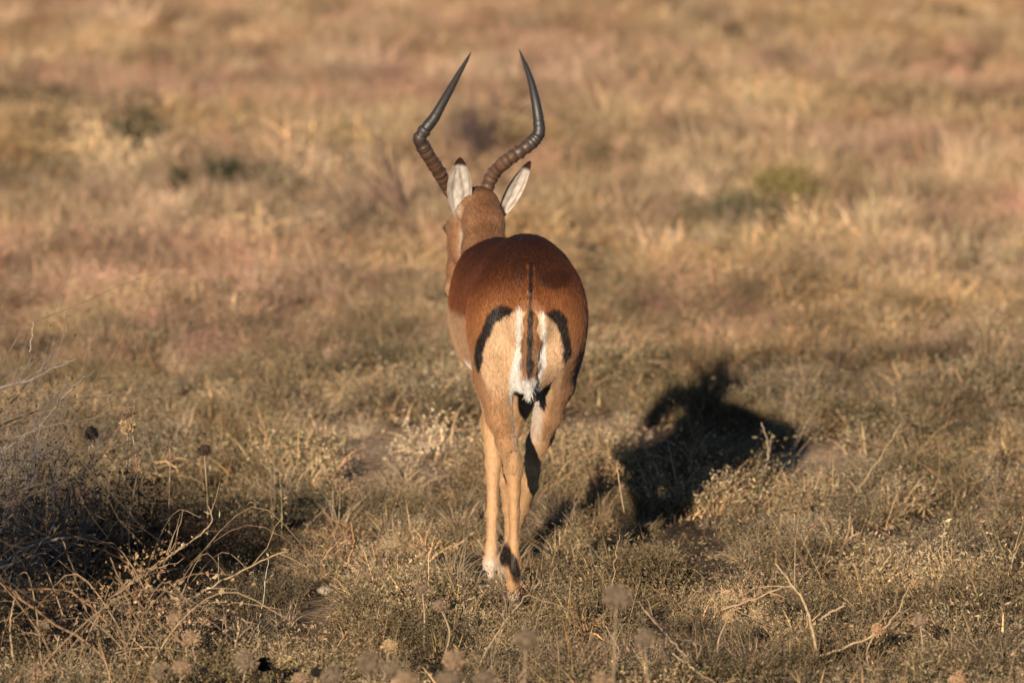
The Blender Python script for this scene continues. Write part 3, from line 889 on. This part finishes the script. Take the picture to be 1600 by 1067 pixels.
fur("tail_hair", tailV, tailQ, tailC, 5000, lambda p: np.where(p[:, 2] < .68, .017, .009), .0, 8, .0005)
fur("rump_hair", BV, BQ, BC, 3500, lambda p: np.full(len(p), .011), .08, 9, .0004, mask=lambda p: (np.abs(p[:, 0] - .040) < .030) * (np.abs(p[:, 0] - .040) > .012) * (p[:, 1] < .12) * (p[:, 2] < .70) * (p[:, 2] > .54))
mbt = MB(); Rt = random.Random(3)
for k in range(60):
    a = P(745 + Rt.gauss(0, 4), 308 + Rt.uniform(-3, 3), 1.125); d = np.array((Rt.gauss(0, .004), -.004, Rt.uniform(.008, .018)))
    tube(mbt, [a, a + d * .6, a + d], [.0012, .0009, .0003], 3, (.03, .02, .016))
tf = mbt.build("forehead_tuft", M_FUR, root, False, IL); tf["kind"] = "stuff"
fur("coat_hair", BV, BQ, BC, 230000, lambda p: np.where(p[:, 2] < .35, .0055, np.where(p[:, 1] < .35, .011, .010)), .05, 5)

# ------------------------------------------------------------------ plants one can tell apart
def rot_about(v, ax, a):
    ax = ax / np.linalg.norm(ax)
    return v * math.cos(a) + np.cross(ax, v) * math.sin(a) + ax * (ax @ v) * (1 - math.cos(a))

def twig_tree(mb, leafc, p, d, L, r, depth, R, col, kink=.25, split=(2, 3), sides=4, spread=.6, up=.0, tipr=.5):
    n = 5 if depth > 0 else 4
    pts = [p]; dd = d.copy()
    for k in range(n):
        dd = dd + np.array([R.gauss(0, kink), R.gauss(0, kink), R.gauss(0, kink) + up]); dd /= np.linalg.norm(dd)
        pts.append(pts[-1] + dd * L / n)
    rad = np.linspace(r, r * tipr, n + 1)
    c = np.array(col) * R.uniform(.75, 1.2)
    tube(mb, pts, rad, sides if depth > 1 else 3, tuple(c))
    if depth == 0:
        leafc.append(pts[-1]); leafc.append(pts[-2]); return
    for k in range(R.randint(*split)):
        i = R.randint(1, n); ax = np.array([R.gauss(0, 1), R.gauss(0, 1), R.gauss(0, 1)])
        nd = rot_about(dd, np.cross(dd, ax) + 1e-6, R.uniform(.3, 1.0) * spread * 1.5)
        twig_tree(mb, leafc, pts[i], nd, L * R.uniform(.5, .8), rad[i] * .65, depth - 1, R, col, kink, split, sides, spread, up, tipr)

def shrub(name, xy, h, label, cat, group, n_stems=7, r=.004, depth=3, spread=.6, col=(.16, .12, .09), leafcol=None, leaf=.012, nleaf=3, seed=1, lean=.5, width=.06, kink=.2, up=.03, split=(2, 3)):
    R = random.Random(seed); x, y = xy; z = float(gh(x, y))
    rt = empty(name, (x, y, z), label, cat, group)
    mb, lc = MB(), []
    for k in range(n_stems):
        a = R.uniform(0, 2 * math.pi); l = abs(R.gauss(0, lean))
        d = np.array((math.cos(a) * l, math.sin(a) * l, 1.0)); d /= np.linalg.norm(d)
        if n_stems < 4 and k: mb.build("branch", M_TWIG, rt); mb = MB()
        twig_tree(mb, lc, np.array((math.cos(a) * R.uniform(0, width), math.sin(a) * R.uniform(0, width), -.01)), d, h * R.uniform(.45, .7), r, depth, R, col, kink, split, 4, spread, up)
    bo = mb.build("branches" if n_stems > 3 else "branch", M_TWIG, rt)
    if n_stems > 3: bo["kind"] = "stuff"
    if leafcol is not None:
        cen = np.repeat(np.array(lc), nleaf, 0); g = np.random.default_rng(seed)
        cen = cen + g.normal(0, leaf * 1.2, cen.shape); cen[:, 2] = np.maximum(cen[:, 2], .01)
        v, f, c = leaves(cen, leaf, seed, leafcol, .35, .12, .5)
        o = mesh_obj("foliage", v, f, M_SEED, rt, c); o["kind"] = "stuff"
    return rt

# far shrubs, each where the photograph shows it (pixel = foot on the ground)
shrub("dark_shrub", G(205, 254), .17, "small dark round shrub in the pale grass far left of the horns", "shrub", None, 20, .003, 3, .6, (.06, .05, .04), (.075, .068, .038), .014, 8, 3, .4)
shrub("low_shrub", G(345, 306), .13, "low dark green shrub, left one of the flat pair beside a red stem", "shrub", None, 30, .0022, 3, 1.0, (.07, .055, .04), (.07, .065, .035), .014, 10, 4, 1.1, .14)
shrub("low_shrub", G(418, 308), .10, "low dark green shrub, right one of the flat pair beside a red stem", "shrub", None, 26, .0022, 3, 1.0, (.07, .055, .04), (.08, .07, .04), .014, 8, 5, 1.2, .12)
shrub("bare_shrub", G(742, 268), .34, "bare purplish twiggy shrub rising between the two horns", "shrub", None, 14, .0058, 3, .42, (.085, .055, .055), None, seed=6, lean=.30, split=(3, 4))
shrub("bare_branch", G(655, 350), .50, "bare leaning branch in the grass left of the left horn", "shrub", None, 3, .0085, 2, .3, (.10, .065, .05), None, seed=12, lean=.2, kink=.15).rotation_euler = (0, -.55, 0)
shrub("olive_shrub", G(1218, 335), .15, "yellow green bushy shrub right of the horns", "shrub", None, 14, .0022, 3, .7, (.14, .11, .06), (.20, .165, .05), .014, 7, 8, .7, .12)
shrub("olive_shrub", G(1140, 358), 0.131, "dull green low shrub to the left of a yellow green one", "shrub", None, 14, .0022, 3, .8, (.14, .11, .06), (.10, .095, .045), .014, 6, 9, .9, .16)
shrub("brown_shrub", G(968, 275), 0.158, "dark brown shrub just right of the right horn", "shrub", None, 14, .0022, 3, .8, (.12, .08, .05), (.15, .12, .06), .014, 6, 10, .8, .14)
shrub("brown_shrub", G(1095, 250), 0.175, "purplish brown shrub in the grass left above the green ones", "shrub", None, 12, .0022, 3, .8, (.13, .08, .07), (.20, .13, .10), .013, 5, 11, .8, .14)
shrub("dark_shrub", G(45, 195), 0.228, "wide dark shrub at the far left edge of the grassland", "shrub", None, 18, .0022, 3, .9, (.10, .07, .05), (.12, .085, .05), .014, 7, 13, 1.0, .22)
shrub("dark_tuft", G(1206, 368), .07, "small dark stump like tuft below the yellow green shrub", "shrub", None, 22, .003, 2, .7, (.025, .02, .02), (.025, .02, .018), .014, 4, 14, .6, .05)
shrub("red_stemmed_plant", G(378, 300), 0.450, "tall thin reddish stem rising from between the low dark shrubs", "plant", None, 2, .005, 2, .35, (.28, .12, .08), (.30, .15, .10), .012, 2, 15, .1, .03)

# seed-head plants
def seed_head(mb, c, r, R, col, n=110):
    sq = R.uniform(.68, 1.0); drop = R.uniform(-.9, .2)
    c = np.asarray(c, float); g = np.random.default_rng(R.randint(0, 10 ** 6))
    nu, nv = 6, 9
    V = [c + r * .86 * np.array((math.sin(math.pi * i / nu) * math.cos(2 * math.pi * j / nv), math.sin(math.pi * i / nu) * math.sin(2 * math.pi * j / nv), math.cos(math.pi * i / nu) * .9)) for i in range(nu + 1) for j in range(nv)]
    Fq = [(i * nv + j, (i + 1) * nv + j, (i + 1) * nv + (j + 1) % nv, i * nv + (j + 1) % nv) for i in range(nu) for j in range(nv)]
    mb.add(V, Fq, tuple(np.array(col) * .75))
    for k in range(n):
        d = g.normal(size=3); d /= np.linalg.norm(d); d[2] *= sq; ragged = g.uniform(.78, 1.0) if d[0] < drop else 1.0
        s = np.cross(d, g.normal(size=3)); s /= np.linalg.norm(s); t = np.cross(d, s)
        b, e = c + d * r * .78, c + d * r * g.uniform(.92, 1.22) * ragged; w = r * .15
        mb.add([b + s * w, b - s * .5 * w + t * .87 * w, b - s * .5 * w - t * .87 * w, e + s * w * .55, e - s * .3 * w + t * .5 * w, e - s * .3 * w - t * .5 * w],
               [(0, 1, 4, 3), (1, 2, 5, 4), (2, 0, 3, 5), (3, 4, 5)], tuple(np.array(col) * g.uniform(.65, 1.25)))

TANH, GREYH, DARKH, GOLDH = (.30, .20, .12), (.20, .145, .095), (.022, .017, .014), (.42, .28, .15)
def head_plant(heads, y, label, foot=None, lean=.02, group=None, seed=0, stemc=(.30, .22, .14)):
    """heads: list of (X, Y, radius px, colour); one stem carries them all, lowest last"""
    R = random.Random(seed); top = P(heads[0][0], heads[0][1], y)
    if foot is None: fx, fy = top[0] + R.uniform(-lean, lean) * 4, y + R.uniform(-.03, .03)
    else: fx, fy = P(foot, heads[0][1], y)[0], y
    fz = float(gh(fx, fy)); base = np.array((fx, fy, fz))
    rt = empty("seed_head_plant", tuple(base), label, "plant", group)
    hs = [P(h[0], h[1], y + R.uniform(-.01, .01)) for h in heads]
    ctrl = [base - (0, 0, .01)] + [base + (hs[-1] - base) * .5 + np.array((R.gauss(0, .012), R.gauss(0, .012), 0))] + hs[::-1]
    c = curve_pts(ctrl, 22)
    mb = MB(); tube(mb, c, np.linspace(.0030, .0018, 22), 5, stemc); mb.build("stem", M_TWIG, rt, True, base)
    for h, p in zip(heads, hs):
        mb = MB(); seed_head(mb, p, 1.12 * h[2] * (CAM_D + y) / FPX, R, h[3]); mb.build("seed_head", M_SEED, rt, False, base)
    return rt
HP = [
    ([(203, 641, 10, TANH)], .75, "dry plant whose single pale globe stands highest by the left bush", 215),
    ([(197, 666, 11, GOLDH), (199, 698, 8, GREYH)], .6, "dry plant with a golden globe just under the highest pale globe", 180),
    ([(212, 702, 8, GREYH), (212, 720, 9.5, TANH), (215, 735, 8, GOLDH)], .5, "dry stem with three stacked globes in the left bush", 205),
    ([(261, 691, 9, GREYH), (266, 712, 8, TANH)], .7, "dry stem with two tan whorls right of the stacked globes", 268),
    ([(142, 677, 10, DARKH)], .7, "thin stem with a black round head above the left bush", 118),
    ([(319, 703, 10, (.07, .045, .032))], .8, "short stem with a dark brown cup shaped head beside the bush shadow", 322),
    ([(276, 968, 15, TANH)], -1.1, "upper of two blurred tan globes near the bottom left thicket", 290),
    ([(298, 998, 14, TANH)], -1.2, "lower of two blurred tan globes near the bottom left thicket", 305),
    ([(385, 1033, 17, GREYH)], -1.6, "large tan globe with a black globe touching its right side", 380),
    ([(412, 1037, 13, DARKH)], -1.5, "black globe touching the right side of a large tan one", 420),
    ([(319, 1049, 8, DARKH)], -1.4, "small black globe at the bottom edge left of the large tan one", 316),
    ([(284, 1043, 14, TANH)], -1.8, "tan globe at the bottom edge left of the small black one", 290),
    ([(247, 1050, 13, GREYH)], -1.7, "greyish globe at the bottom edge below the left thicket", 240),
    ([(58, 1054, 14, TANH)], -1.5, "tan globe in the bottom left corner of the thicket", 66),
    ([(76, 975, 10, GREYH)], -.9, "greyish globe beside a black one in the left thicket", 84),
    ([(95, 981, 11, DARKH)], -.9, "black globe beside a greyish one in the left thicket", 100),
    ([(468, 1059, 12, TANH)], -1.7, "tan globe at the bottom edge between two black globes", 470),
    ([(494, 1050, 9, DARKH)], -1.7, "small black globe at the bottom edge left of the grey group", 500),
    ([(517, 1057, 16, GREYH)], -2.3, "grey globe at the bottom edge, leftmost of the blurred group", 520),
    ([(576, 1037, 17, GREYH)], -3.0, "large blurred grey brown globe left of the bottom centre", 590),
    ([(609, 1009, 11, GOLDH)], -1.4, "golden globe above a large blurred grey brown one", 600),
    ([(612, 1044, 13, GREYH)], -2.6, "grey globe tucked right of a large blurred one", 616),
    ([(634, 1062, 18, TANH)], -3.2, "tan globe half cut by the bottom edge left of centre", 630),
    ([(659, 918, 10, (.22, .15, .10))], -.5, "small brown globe in the grass left of the hooves, upper of two", 662),
    ([(686, 945, 11, (.24, .17, .11))], -.7, "small brown globe in the grass left of the hooves, lower of two", 690),
    ([(710, 1031, 16, TANH)], -2.8, "tan blurred globe left below the hind hoof", 716),
    ([(702, 1064, 20, GREYH)], -3.4, "wide grey globe cut by the bottom edge below a tan one", 700),
    ([(757, 1062, 17, GREYH)], -3.3, "grey globe cut by the bottom edge under the hooves", 750),
    ([(822, 998, 18, GREYH)], -3.3, "big blurred grey globe directly below the hind hoof", 834),
    ([(963, 932, 19, GREYH)], -3.3, "big blurred grey globe standing highest right of the legs", 950),
    ([(1007, 997, 15, GREYH)], -2.8, "blurred grey globe among dry stalks right of the legs", 1010),
    ([(939, 1066, 15, TANH)], -2.8, "tan globe cut by the bottom edge right of centre", 944),
    ([(1139, 962, 10, GOLDH)], -.9, "small golden globe on a thin stem near the curved pale stalk", 1125),
    ([(1371, 983, 9, (.42, .24, .13))], -.9, "small rusty globe low in the scrub at the lower right", 1365),
    ([(1437, 968, 11, (.26, .18, .12))], -.9, "brown globe beside a dark hollow at the lower right", 1445),
    ([(1497, 1062, 14, (.42, .25, .14))], -1.6, "rusty tan globe cut by the bottom edge at the lower right", 1490),
]
for k, (heads, y, label, foot) in enumerate(HP):
    head_plant(heads, y, label, foot, seed=k + 1, group="dry plants with round seed heads")

# single dry stalks: (control pixels with depth), radius, label
def stalk(name, ctrl, r0, r1, label, col=(.42, .31, .19), cat="stalk", group=None, side=0, seed=0, leafy=0):
    R = random.Random(seed)
    pts = [P(a, b, d) for a, b, d in ctrl]
    base = pts[0].copy(); base[2] = float(gh(base[0], base[1]))
    rt = empty(name, tuple(base), label, cat, group)
    c = curve_pts(pts, 20); mb = MB(); c[1:-1] += np.random.default_rng(seed).normal(0, .0015, (18, 3))
    tube(mb, c, np.linspace(r0, r1, 20), 6, col)
    mb.build("stem", M_TWIG, rt, True, base)
    if side:
        for k in range(side):
            mb = MB()
            i = R.randint(5, 18); d = c[i] - c[i - 1]; d /= np.linalg.norm(d)
            nd = rot_about(d, np.array((R.gauss(0, .2), 1, R.gauss(0, .3))), R.choice((-1, 1)) * R.uniform(.3, .9)); L = R.uniform(.05, .13)
            q = [c[i] + nd * L * t + np.array((0, 0, R.uniform(-.3, .3) * L * t * t)) for t in np.linspace(0, 1, 5)]
            tube(mb, q, np.linspace(r1, r1 * .4, 5), 4, col)
            mb.build("twig", M_TWIG, rt, True, base)
    if leafy:
        g = np.random.default_rng(seed); cen = c[g.integers(6, 20, leafy)] + g.normal(0, .006, (leafy, 3))
        v, f, cc = leaves(cen, .017, seed, (.5, .38, .22), .3, .12, .35); o = mesh_obj("dry_leaves", v - base, f, M_SEED, rt, cc); o["kind"] = "stuff"
    return rt
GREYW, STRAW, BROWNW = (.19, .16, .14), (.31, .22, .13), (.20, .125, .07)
ST = [
    # grey woody branches of the left bush
    ([(85, 838, .3), (84, 780, .3), (86, 730, .3), (103, 680, .3)], .0042, .0022, "grey forked upright branch in the left bush", GREYW, 4, 0),
    ([(-60, 760, .5), (10, 700, .5), (60, 665, .5), (95, 625, .5), (118, 600, .5)], .0038, .0018, "grey branch slanting up over the left bush", GREYW, 5, 0),
    ([(-80, 660, .6), (-10, 610, .6), (50, 592, .6), (85, 575, .6), (120, 560, .6)], .0040, .0016, "topmost grey branch at the left edge", GREYW, 6, 0),
    ([(-20, 900, .1), (30, 862, .1), (80, 845, .1), (150, 835, .1)], .0050, .0035, "thick grey branch lying low across the left bush", GREYW, 2, 0),
    ([(-40, 900, .0), (20, 880, .0), (70, 862, .0), (110, 850, .0)], .0045, .0030, "second thick grey branch lying below the first at the left edge", GREYW, 1, 0),
    ([(85, 760, .3), (60, 745, .3), (55, 700, .3)], .0020, .0012, "short curled grey twig on the forked branch", GREYW, 1, 0),
    # brown arching stalks of the lower left
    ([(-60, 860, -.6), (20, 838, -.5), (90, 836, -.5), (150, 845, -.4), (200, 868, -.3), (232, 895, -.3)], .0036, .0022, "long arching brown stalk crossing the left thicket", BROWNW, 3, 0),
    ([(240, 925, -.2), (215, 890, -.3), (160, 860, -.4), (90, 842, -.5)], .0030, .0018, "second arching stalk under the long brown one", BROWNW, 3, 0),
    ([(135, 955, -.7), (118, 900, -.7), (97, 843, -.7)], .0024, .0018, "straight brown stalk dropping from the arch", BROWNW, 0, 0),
    ([(245, 1035, -1.0), (205, 950, -.9), (172, 870, -.9)], .0024, .0016, "brown stalk leaning left through the thicket middle", BROWNW, 1, 0),
    ([(155, 945, -.4), (215, 905, -.4), (250, 880, -.4), (290, 850, -.4)], .0030, .0018, "pale stalk slanting up right out of the thicket", STRAW, 3, 4),
    ([(170, 930, -.3), (240, 885, -.3), (300, 845, -.3), (330, 815, -.3), (325, 790, -.3)], .0026, .0014, "bundle stalk rising right with a seeded tip", STRAW, 4, 8),
    ([(270, 945, -.5), (310, 928, -.5), (360, 900, -.5), (420, 870, -.5), (450, 862, -.5)], .0028, .0016, "long pale stalk reaching right above the shade", STRAW, 4, 10),
    ([(-30, 925, -.8), (60, 920, -.8), (120, 930, -.8), (190, 1000, -.9), (230, 1055, -1.0)], .0034, .0022, "brown arching stalk in the lower left corner", BROWNW, 2, 0),
    ([(185, 1067, -1.4), (150, 1015, -1.3), (80, 970, -1.2), (20, 925, -1.1), (-30, 880, -1.0)], .0036, .0026, "thick brown stalk rising to the left edge", BROWNW, 2, 0),
    ([(330, 1062, -1.2), (290, 1010, -1.2), (235, 960, -1.1), (180, 900, -1.0)], .0026, .0018, "brown stalk crossing behind the tan globes", BROWNW, 1, 0),
    ([(22, 1035, -1.1), (15, 985, -1.1), (20, 950, -1.1), (25, 928, -1.1)], .0030, .0012, "bleached curved blade near the lower left corner", STRAW, 0, 0),
    ([(360, 1050, -.9), (370, 1000, -.9), (375, 965, -.9), (395, 985, -.9)], .0030, .0010, "pale curled leaf stalk right of the tan globes", (.38, .28, .17), 2, 0),
    ([(402, 1010, -.3), (406, 970, -.3), (413, 920, -.3), (419, 872, -.3)], .0010, .0007, "straight silvery grass stem left of the legs", (.5, .44, .36), 0, 0),
    ([(47, 550, .9), (49, 530, .9), (51, 503, .9)], .0010, .0006, "lone silvery grass tip above the left bush", (.5, .44, .36), 0, 0),
    # centre stalks
    ([(760, 1068, -1.2), (775, 1010, -1.1), (787, 970, -1.0), (789, 925, -.9)], .0022, .0014, "pale upright stalk in front of the hind hoof", STRAW, 2, 0),
    ([(745, 1045, -.9), (770, 1000, -.9), (805, 950, -.9), (845, 905, -.9)], .0024, .0014, "pale stalk slanting right across the hind hoof", STRAW, 2, 0),
    ([(764, 1050, -.9), (775, 1015, -.9), (786, 972, -.9)], .0026, .0016, "thick straw stalk crossing low before the hooves", STRAW, 0, 0),
    ([(828, 965, -.3), (836, 940, -.3), (846, 908, -.3)], .0012, .0007, "short straw stem right of the hind hoof", STRAW, 0, 0),
    ([(885, 1070, -1.4), (910, 1040, -1.3), (940, 1000, -1.2)], .0030, .0018, "pale stalk leaning right, leftmost of the right hand stalks", STRAW, 2, 0),
    ([(1000, 1062, -1.1), (1020, 1000, -1.1), (1002, 965, -1.1), (985, 935, -1.1)], .0020, .0011, "dark thin stalk behind the big blurred globe", (.10, .075, .06), 2, 0),
    ([(1110, 1070, -1.3), (1075, 1030, -1.2), (1040, 990, -1.1), (1005, 950, -1.0)], .0034, .0020, "thick tan stalk falling right beside the dark one", STRAW, 2, 0),
    ([(1050, 1075, -1.3), (1040, 1020, -1.2), (1035, 985, -1.1), (1012, 955, -1.1)], .0028, .0014, "blackened stalk standing at the foot of the tan one", (.07, .055, .05), 2, 0),
    ([(1128, 1075, -1.5), (1085, 1045, -1.4), (1050, 1020, -1.4)], .0030, .0018, "short thick tan stalk at the bottom edge", STRAW, 1, 0),
    ([(942, 985, -.2), (955, 930, -.2), (960, 880, -.2), (968, 835, -.2)], .0018, .0010, "thin straw stem by the leg shadow", STRAW, 2, 0),
    ([(975, 800, .9), (968, 760, .9), (962, 715, .9), (960, 695, .9)], .0020, .0012, "thin straw stem standing before the body shadow", STRAW, 0, 0),
    # lower right branch
    ([(1276, 1030, -.9), (1270, 985, -.9), (1255, 940, -.9), (1237, 912, -.9), (1212, 880, -.9)], .0042, .0018, "pale curved stalk standing in the lower right scrub", (.36, .26, .155), 2, 0),
    ([(1272, 1030, -.9), (1320, 1010, -.9), (1370, 990, -.9), (1400, 960, -.9), (1422, 912, -.9)], .0036, .0013, "pale stalk reaching right from the foot of the curved one", (.34, .24, .14), 2, 0),
    ([(1128, 952, -.6), (1180, 935, -.6), (1215, 920, -.6), (1236, 915, -.6)], .0026, .0020, "pale stalk joining the curved one from the left", (.33, .23, .14), 1, 0),
    ([(1270, 975, -.8), (1295, 958, -.8), (1322, 942, -.8)], .0034, .0022, "short thick pale stalk right of the curved one", (.34, .24, .15), 0, 0),
    ([(1225, 945, -.4), (1200, 920, -.4), (1170, 895, -.4)], .0022, .0012, "brown twig slanting behind the curved pale stalk", BROWNW, 1, 0),
    ([(1552, 950, .0), (1550, 925, .0)], .0026, .0022, "short upright pale stub at the right", STRAW, 0, 0),
    ([(1555, 960, .0), (1540, 950, .0), (1528, 938, .0)], .0028, .0016, "pale chip of stalk leaning on the right hand stub", STRAW, 0, 0),
    ([(1475, 895, .3), (1472, 860, .3), (1478, 812, .3)], .0030, .0014, "pale seeding stem in the scrub at the right", STRAW, 0, 10),
    ([(540, 885, .3), (552, 850, .3), (548, 815, .3)], .0020, .0012, "rusty grass stem left of the fore legs", (.38, .20, .10), 1, 0),
    ([(500, 880, .2), (520, 855, .2), (545, 842, .2)], .0022, .0012, "rusty bent grass blade in the tuft left of the legs", (.40, .23, .12), 1, 0),
    ([(465, 750, 2.0), (490, 725, 2.0), (535, 688, 2.0)], .0022, .0012, "pale stalk leaning right in the middle distance left", STRAW, 0, 0),
    ([(1340, 765, 1.9), (1375, 715, 1.9), (1408, 660, 1.9)], .0024, .0012, "long pale stalk leaning right beyond the body shadow", STRAW, 0, 0),
    ([(1195, 740, 2.3), (1200, 700, 2.3), (1190, 660, 2.3)], .0024, .0014, "grey stalk standing at the right end of the body shadow", (.34, .27, .19), 1, 0),
]
for k, (ctrl, r0, r1, label, col, side, leafy) in enumerate(ST):
    stalk("dry_stalk", ctrl, r0, r1, label, col, "stalk", "dry stalks standing above the scrub", side, k + 3, leafy)

# tall leafy bush just outside the frame at the left, whose crown shades the thicket
def crown_bush(name, x, y, h, rx, rz, label, seed):
    R = random.Random(seed); z = float(gh(x, y)); rt = empty(name, (x, y, z), label, "bush")
    mb, lc = MB(), []
    for k in range(12):
        a = R.uniform(0, 2 * math.pi)
        d = np.array((math.cos(a) * .45, math.sin(a) * .35, 1.0)); d /= np.linalg.norm(d)
        twig_tree(mb, lc, np.array((math.cos(a) * .03, math.sin(a) * .03, -.01)), d, h * .72, .007, 3, R, (.16, .12, .08), .16, (3, 4), 5, .7, .02)
    mb.build("branches", M_TWIG, rt)
    g = np.random.default_rng(seed); d = g.normal(size=(3800, 3)); d /= np.linalg.norm(d, axis=1)[:, None]
    cen = d * (g.uniform(0, 1, 3800) ** .4)[:, None] * np.array((rx, rx * .9, rz)) + (0, 0, h - rz)
    keep = noise2(cen[:, 0] * 9 + seed, cen[:, 2] * 9 + cen[:, 1] * 7, seed) > .36
    v, f, c = leaves(cen[keep], .030, seed, (.17, .15, .08), .35, .12, .5)
    o = mesh_obj("foliage", v, f, M_SEED, rt, c); o["kind"] = "stuff"
crown_bush("leafy_bush", -1.44, -1.6, .88, .34, .25, "leafy olive bush standing just off the left edge whose shade falls on the thicket", 71)

# left bush and thicket masses
shrub("dead_bush", (P(30, 800, .45)[0], .45), .47, "grey leafless bush at the left edge behind the brown thicket", "bush", None, 40, .0042, 4, .7, (.19, .16, .14), (.11, .07, .045), .009, 1, 31, .45, .16, split=(2, 3))
shrub("dead_bush", (P(-60, 700, .9)[0], .9), .47, "grey leafless bush cut off by the left edge of the photo", "bush", None, 36, .0042, 4, .7, (.18, .15, .13), (.11, .07, .045), .009, 1, 32, .45, .16)
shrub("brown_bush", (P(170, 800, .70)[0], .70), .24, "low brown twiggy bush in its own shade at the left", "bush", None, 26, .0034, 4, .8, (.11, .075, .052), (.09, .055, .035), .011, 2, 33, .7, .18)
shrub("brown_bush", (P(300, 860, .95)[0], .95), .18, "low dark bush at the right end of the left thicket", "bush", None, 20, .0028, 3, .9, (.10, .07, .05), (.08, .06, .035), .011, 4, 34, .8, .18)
Rk = random.Random(99)
rt = empty("stalk_thicket", (-1.05, -.6, 0), "thicket of long crossing straw and brown stems filling the lower left corner", "thicket")
for k in range(70):
    x0 = Rk.uniform(-1.45, -.78); y0 = Rk.uniform(-1.5, .35); a = Rk.choice((-1, 1)) * Rk.uniform(.2, 1.1); L = Rk.uniform(.18, .48); up = Rk.uniform(.08, .27)
    z0 = float(gh(x0, y0)); b0 = np.array((x0, y0, z0 - .01))
    c = curve_pts([b0, b0 + (a * L * .25, Rk.uniform(-.05, .1), up * .6), b0 + (a * L * .6, Rk.uniform(-.1, .15), up), b0 + (a * L, Rk.uniform(-.15, .2), up * Rk.uniform(.5, 1.1))], 12)
    mb = MB(); tube(mb, c, np.linspace(Rk.uniform(.0014, .0030), .0008, 12), 4, tuple(np.array(Rk.choice((STRAW, BROWNW, BROWNW, (.26, .18, .11)))) * Rk.uniform(.7, 1.15)))
    mb.build("stem", M_TWIG, rt, True, (-1.05, -.6, 0))
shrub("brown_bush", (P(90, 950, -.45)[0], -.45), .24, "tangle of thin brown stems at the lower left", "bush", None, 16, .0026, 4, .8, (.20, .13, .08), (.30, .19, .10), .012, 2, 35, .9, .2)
shrub("brown_bush", (P(250, 980, -.6)[0], -.6), .18, "tangle of tan stems under the two tan globes", "bush", None, 14, .0024, 3, .8, (.24, .165, .10), (.34, .24, .14), .012, 2, 36, .9, .2)
shrub("dark_tuft", G(470, 812), .07, "added mound of scrub coloured dark for the bush shadow right of the left thicket", "shrub", None, 18, .0024, 3, .9, (.08, .06, .045), (.075, .065, .04), .010, 6, 37, 1.0, .16)  # added mound, its dark colour stands in for shadow cast on the ground
shrub("rusty_tuft", G(610, 905), .09, "rusty dry tuft in the scrub left of the hooves", "tuft", None, 16, .0022, 2, .7, (.24, .15, .08), (.24, .15, .08), .014, 1, 38, .9, .05)
shrub("rusty_tuft", G(520, 875), .10, "rusty grass tuft further left of the hooves, beside the dark shade", "tuft", None, 16, .0022, 2, .7, (.26, .15, .08), (.24, .14, .075), .014, 1, 39, .8, .05)
shrub("stalk_tangle", (P(1010, 1000, -1.1)[0], -1.1), .17, "tangle of dry stems right of the big blurred globes", "tangle", None, 16, .0022, 3, .8, (.30, .21, .13), None, seed=40, lean=.9, width=.16)
shrub("stalk_tangle", (P(800, 1040, -1.2)[0], -1.2), .13, "tangle of thin dry stems in front of the hind hoof", "tangle", None, 14, .0020, 3, .8, (.33, .24, .15), None, seed=41, lean=.9, width=.2)

# pale stones
def stone(px, size, label, seed, col=(.34, .29, .22)):
    R = np.random.default_rng(seed); x, y = G(*px); z = float(gh(x, y))
    nu, nv = 9, 14; V = []
    for i in range(nu + 1):
        for j in range(nv):
            d = np.array((math.sin(math.pi * i / nu) * math.cos(2 * math.pi * j / nv), math.sin(math.pi * i / nu) * math.sin(2 * math.pi * j / nv), math.cos(math.pi * i / nu)))
            k = 1 + .35 * (float(noise2(d[0] * 1.7 + seed * 7, d[1] * 1.7 + d[2] * 1.3, seed)) - .5) * 2
            V.append(d * np.array((size, size * .8, size * .55)) * k)
    Fq = [(i * nv + j, (i + 1) * nv + j, (i + 1) * nv + (j + 1) % nv, i * nv + (j + 1) % nv) for i in range(nu) for j in range(nv)]
    mb = MB(); mb.add(V, Fq, col); o = mb.build("stone", M_STONE, None, True)
    o.location = (x, y, z + size * .25); tag(o, label, "stone", None)
for px, s, l in (((757, 925), .022, "pale stone left of the front hooves"), ((781, 928), .020, "whitish stone between the front and hind hooves"),
                 ((684, 805), .028, "grey stone in the scrub left of the fore leg"), ((820, 978), .020, "pale stone just right of the hind hoof"),
                 ((508, 925), .02, "small pale stone in the grass left of the rusty tufts"), ((815, 990), .016, "small pale stone below the hind hoof")):
    stone(px, s, l, int(px[0]))
